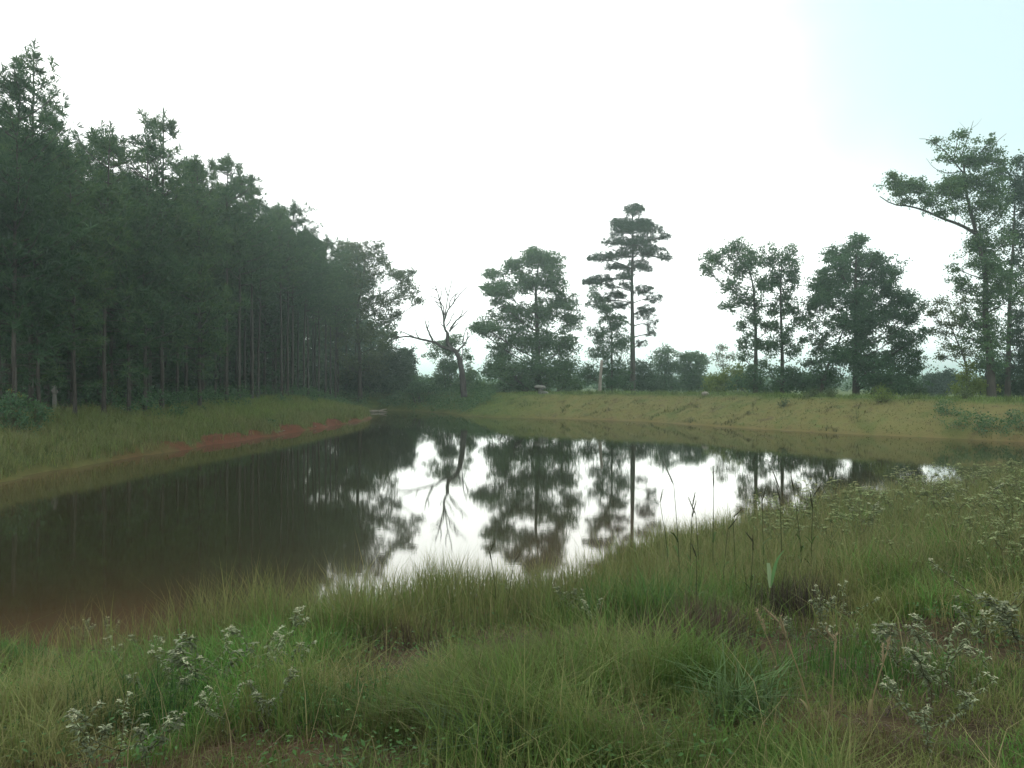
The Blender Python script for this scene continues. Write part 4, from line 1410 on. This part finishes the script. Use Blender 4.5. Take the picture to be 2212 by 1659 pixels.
clump(1495, 1415, .50, 330, .19, (.062, .045, .032), 'brown dead grass clump at the foot of the seed grasses')
clump(1550, 1400, .42, 200, .14, (.055, .046, .030), 'smaller brown dead clump right of the larger one')
clump(1722, 1330, .46, 300, .20, (.042, .036, .026), 'dark dead clump behind the broad bright leaf')
clump(880, 1400, .30, 220, .28, (.060, .044, .030), 'low brown dead patch left of centre by the bare soil')
clump(1420, 1330, .46, 520, .34, (.045, .105, .028), 'lush bright green clump on the rim left of the seed grasses', lean=(.1, .6))
clump(1330, 1330, .30, 300, .34, (.05, .10, .03), 'lower bright green clump left of the lush one')
clump(300, 1590, .42, 420, .26, (.028, .062, .020), 'dark green upright clump behind the bottom left weeds', lean=(.05, .45))
clump(720, 1560, .26, 380, .24, (.035, .085, .022), 'fresh green clump right of the pale lower left weeds')
clump(30, 1440, .34, 200, .16, (.05, .11, .03), 'bright green tuft at the left edge beside the brown water')
clump(1900, 1480, .30, 520, .38, (.045, .095, .022), 'fresh green clump in the lower right grass')
clump(1600, 1560, .44, 160, .10, (.06, .10, .036), 'long bladed arching clump in the lower centre right', lean=(.5, 1.3), wd=.008)
clump(1040, 1640, .36, 150, .12, (.055, .085, .04), 'grey green arching clump at the bottom centre', lean=(.5, 1.3), wd=.007)


def broad_leaf():
    p = ground_hit(1650, 1345)
    d = p[1]
    root = empty('broad_leaf_stalk', p, 'single broad bright green leaf folded on a thin stalk among the seed grasses', 'plant')
    k = d / F

    def q(px, py, off=0):
        return np.array([(px - 1650) * k, off, (1345 - py) * k])
    g = Geo()
    tube(g, smooth_path([q(1650, 1350), q(1657, 1310), q(1664, 1270)], 6), np.linspace(.004, .003, 6), 5, np.array([.14, .16, .06]))
    g.build('stem', M['weed'], root)
    for pts_, wds, col in (([(1664, 1272), (1663, 1250), (1662, 1230), (1660, 1218)], (.008, .017, .019, .014), (.20, .27, .14)), ([(1666, 1268), (1672, 1238), (1681, 1208), (1694, 1190)], (.006, .016, .013, .003), (.10, .20, .07))):
        g = Geo()
        P = smooth_path([q(*a) for a in pts_], 8)
        wv = np.interp(np.linspace(0, 3, 8), range(4), wds)
        V = np.concatenate([np.stack([P[:, 0] - wv, P[:, 1] + wv * .5, P[:, 2]], 1), P + np.array([0, .004, 0]), np.stack([P[:, 0] + wv, P[:, 1] + wv * .6, P[:, 2]], 1)])
        Q = [(c0 * 8 + i, (c0 + 1) * 8 + i, (c0 + 1) * 8 + i + 1, c0 * 8 + i + 1) for c0 in range(2) for i in range(7)]
        g.add(V, Q, None, np.array(col))
        g.build('leaf', M['weed'], root)


broad_leaf()


# ---------------------------------------------------------------- things on the banks
def rough_lathe(g, prof, seg=14, wob=.12, seed=0, c=None, o=(0, 0, 0)):
    r = np.random.default_rng(seed)
    an = np.arange(seg) / seg * 2 * math.pi
    V = []
    for rad, z in prof:
        rr = rad * (1 + wob * (r.random(seg) - .5) * 2)
        V.append(np.stack([np.cos(an) * rr, np.sin(an) * rr, np.full(seg, z) + r.normal(size=seg) * wob * .06], 1))
    n = len(prof)
    i, j = np.meshgrid(np.arange(n - 1), np.arange(seg), indexing='ij')
    Q = np.stack([i * seg + j, i * seg + (j + 1) % seg, (i + 1) * seg + (j + 1) % seg, (i + 1) * seg + j], -1).reshape(-1, 4)
    V = np.concatenate(V) + np.array(o)
    T_ = [((n - 1) * seg + k, (n - 1) * seg + (k + 1) % seg, n * seg) for k in range(seg)]
    V = np.concatenate([V, [np.array([0, 0, prof[-1][1]]) + np.array(o)]])
    g.add(V, Q, T_, c)


def crest_point(px, back=4.9):
    dd = np.arange(34, 76, .1)
    x = X_at(px, dd)
    sd, wt = shore(x, dd)
    k = np.where((sd > back) & (dd > 40))[0][0]
    return np.array([x[k], dd[k], terr1(x[k], dd[k])])


# grey stump with an overhanging top
p = crest_point(1168)
root = empty('tree_stump', p, 'weathered grey stump with an overhanging top, in front of the oak trunk', 'stump')
g = Geo()
rough_lathe(g, [(.24, -.1), (.2, .1), (.17, .3), (.19, .42)], 12, .16, 3)
g.build('trunk', M['greywood'], root, smooth=True)
g = Geo()
rough_lathe(g, [(.2, .40), (.40, .42), (.43, .50), (.36, .60), (.2, .64)], 14, .12, 5, o=(-.05, 0, 0))
g.build('cap', M['greywood'], root, smooth=True)
g = Geo()
rough_lathe(g, [(.2, 0), (.24, .1), (.2, .2), (.08, .24)], 10, .2, 8)
o = g.build('rock', M['greywood'], smooth=True)
o.location = p + np.array([.33, -.2, -.05])
tag(o, 'small pale rock at the right foot of the grey stump', 'rock')
g = Geo()
rough_lathe(g, [(.2, -.05), (.24, .08), (.2, .17), (.08, .21)], 12, .2, 9)
o = g.build('rock', M['palewood'], smooth=True)
o.location = crest_point(1523, 4.3)
tag(o, 'whitish rock on the dam crest below the lime green bush', 'rock')

# pale leaning snag beside the young tree
x, d = X_at(1296, 66), 66.0
z = terr1(x, d)
root = empty('snag', (x, d, z), 'pale broken trunk standing left of the tall pine\'s foot', 'dead trunk')
g = Geo()
P = smooth_path([pt(1295, 856, d) - (x, d, z), pt(1297, 815, d) - (x, d, z), pt(1300, 778, d) - (x, d, z)], 8)
tube(g, P, np.linspace(.15, .10, 8), 8)
g.build('trunk', M['palewood'], root, smooth=True)
g = Geo()
sticks(g, np.array([P[5], P[6]]), np.array([P[5] + (.35, .1, .3), P[6] + (-.25, .1, .3)]), np.array([.03, .03]), np.array([.01, .01]))
g.build('branch', M['palewood'], root)


def tuft_bush(px, back, h, wdt, leaf, label, n=26, drop=0.0):
    p = crest_point(px, back)
    root = empty('weed_bush', p, label, 'bush')
    gf, gw = Geo(), Geo()
    c = np.stack([RNG.normal(size=n) * wdt * .5, RNG.normal(size=n) * wdt * .4, h * RNG.uniform(.25, .95, n)], 1)
    sticks(gw, c * np.array([.25, .25, 0]), c, np.full(n, .012), np.full(n, .006))
    foliage_cluster(gf, c, np.full(n, .2), 40, .06, 1.1)
    gw.build('stem', M['stem'], root)
    gf.build('foliage', M[leaf], root)


tuft_bush(1905, 3.5, .75, .55, 'lime', 'fluffy yellow green weed bush on the dam crest below the big rounded tree', 34)
tuft_bush(1752, 4.6, .42, .5, 'pale', 'low pale weed tuft on the dam crest right of the twin trunks', 18)
tuft_bush(1795, 5.0, .48, .3, 'pale', 'small round pale weed tuft on the dam crest', 16)
tuft_bush(2086, 4.8, .42, .35, 'pale', 'pale weed tuft on the dam crest below the yellow green bush', 14)
tuft_bush(1690, 2.6, .3, .3, 'dark', 'small dark tuft on the mown dam slope below the twin trunks', 8)

# left bank: sapling, brush, stub, yellow flowering weed
for (px, py, h, wdt, leaf, label, n, name, cat) in (
        (242, 885, 1.45, .5, 'pale', 'young grey green sapling at the edge of the dark pine stand', 30, 'sapling', 'tree'),
        (315, 880, .5, .25, 'broad', 'small weed bush at the foot of a front row pine', 10, 'weed_bush', 'bush'),
        (30, 940, 1.2, 1.0, 'broad', 'tangled weed bush at the left edge in front of the pines', 46, 'weed_bush', 'bush'),
        (75, 930, .9, .6, 'broad', 'dark leafy weed bush beside the pale stub post', 26, 'weed_bush', 'bush'),
        (85, 880, 1.5, .5, 'broad', 'leafy shrub behind the pale stub post', 20, 'weed_bush', 'bush'),
        (675, 875, .7, .4, 'broad', 'small green bush at the far end of the pines\' front row', 14, 'weed_bush', 'bush'),
        (440, 880, .9, 1.2, 'dark', 'dark low brush under the middle of the pine stand', 36, 'weed_bush', 'bush'),
        (585, 925, .4, .3, 'broad', 'small dark weed on the grassy bank above the red clay', 8, 'weed_bush', 'bush'),
        (385, 905, .5, .4, 'broad', 'low weed bush in the bank grass before the pines', 12, 'weed_bush', 'bush')):
    p = ground_hit(px, py)
    root = empty(name, p, label, cat)
    gf, gw = Geo(), Geo()
    c = np.stack([RNG.normal(size=n) * wdt * .45, RNG.normal(size=n) * wdt * .45, h * RNG.uniform(.18, 1, n)], 1)
    c[:, :2] *= (1.15 - .75 * c[:, 2:3] / h)
    sticks(gw, c * np.array([.2, .2, .15]), c, np.full(n, .01), np.full(n, .005))
    tube(gw, [(0, 0, -.1), (0, 0, h * .5), (.02, 0, h * .95)], [.02, .015, .006], 5)
    foliage_cluster(gf, c, np.full(n, .19), 26, .085, 1.0)
    gw.build('stem', M['stem'], root)
    gf.build('foliage', M[leaf], root)
p = ground_hit(8, 925)
root = empty('flowering_weed', p, 'weed with yellow flower clusters at the left edge', 'plant')
gs, gf, gy = Geo(), Geo(), Geo()
c = np.stack([RNG.normal(size=16) * .3, RNG.normal(size=16) * .3, RNG.uniform(.4, 1.3, 16)], 1)
sticks(gs, c * np.array([.2, .2, 0]), c, np.full(16, .01), np.full(16, .005))
foliage_cluster(gf, c * np.array([.8, .8, .7]), np.full(16, .22), 24, .08, 1.0)
gs.build('stem', M['stem'], root)
gf.build('foliage', M['broad'], root)
M['yellow'] = leaf_mat("yellow_flowers", (.20, .17, .02), (.30, .25, .03), (.38, .32, .05))
for q in c:
    gy = Geo()
    foliage_cluster(gy, q[None] * np.array([[1, 1, 1.08]]), np.array([.08]), 34, .035, 1.0)
    gy.build('flower', M['yellow'], root)
p = ground_hit(118, 888)
root = empty('stub_post', p, 'pale knobbed broken stub standing before the dark pines', 'dead trunk')
g = Geo()
rough_lathe(g, [(.085, -.1), (.075, .3), (.07, .62), (.06, .66)], 9, .1, 2)
g.build('trunk', M['greywood'], root, smooth=True)
g = Geo()
rough_lathe(g, [(.06, .66), (.12, .72), (.11, .80), (.07, .86), (.08, .98), (.03, 1.02)], 9, .2, 4)
g.build('knob', M['greywood'], root, smooth=True)


def log_thing(name, label, pts3, r0, r1, mat='palewood', forks=()):
    base = np.array(pts3[0], float)
    root = empty(name, base, label, 'log')
    g = Geo()
    tube(g, smooth_path([np.array(q) - base for q in pts3], 8), np.linspace(r0, r1, 8), 7)
    g.build('trunk', M[mat], root, smooth=True)
    for f in forks:
        g = Geo()
        tube(g, smooth_path([np.array(q) - base for q in f], 5), np.linspace(r1, r1 * .4, 5), 5)
        g.build('branch', M[mat], root, smooth=True)


log_thing('fallen_log', 'pale forked log lying in the water off the point of the left bank', [(-12.2, 69.5, .12), (-11.6, 69.6, .10), (-10.8, 69.8, .10)], .10, .07, forks=[[(-10.85, 69.8, .10), (-10.5, 69.85, .22), (-10.25, 69.9, .26)], [(-10.9, 69.8, .1), (-10.4, 69.7, .06), (-10.2, 69.7, .05)]])
for i, (y, a, Ls, lab) in enumerate(((52.5, .1, 2.2, 'thin bleached driftwood stick along the red clay edge, farthest away'), (46, .16, 2.6, 'long bleached driftwood stick along the widest red clay'), (40.5, .22, 1.7, 'short driftwood stick at the near end of the red clay'))):
    yy = np.array([y, y + Ls * .5, y + Ls])
    xs_ = []
    for q in yy:
        xx = np.arange(-15, -8, .02)
        s, _ = shore(xx, np.full(len(xx), q))
        xs_.append(xx[np.argmin(np.abs(s - .12))])
    P = [(x - .02, q, terr1(x, q) + .05) for x, q in zip(xs_, yy)]
    log_thing('driftwood', lab, P, .026, .014, 'greywood')

# ---------------------------------------------------------------- volume added to imitate lens veiling glare, also fades far things
me = bpy.data.meshes.new("glare_haze")
x0, x1, y0, y1, z0, z1 = -7000, 7000, -7000, 7000, -3.0, 40.0
me.from_pydata([(x, y, z) for z in (z0, z1) for y in (y0, y1) for x in (x0, x1)], [], [(0, 2, 3, 1), (4, 5, 7, 6), (0, 1, 5, 4), (2, 6, 7, 3), (0, 4, 6, 2), (1, 3, 7, 5)])
hz_o = bpy.data.objects.new("glare_haze", me)
COL.objects.link(hz_o)
m, t, out = new_mat("glare_haze")
pv = t.nodes.new("ShaderNodeVolumePrincipled")
pv.inputs["Color"].default_value = (.78, 1.0, .94, 1)
pv.inputs["Density"].default_value = .0014
pv.inputs["Anisotropy"].default_value = .75
t.links.new(pv.outputs[0], out.inputs["Volume"])
me.materials.append(m)
tag(hz_o, kind="stuff")
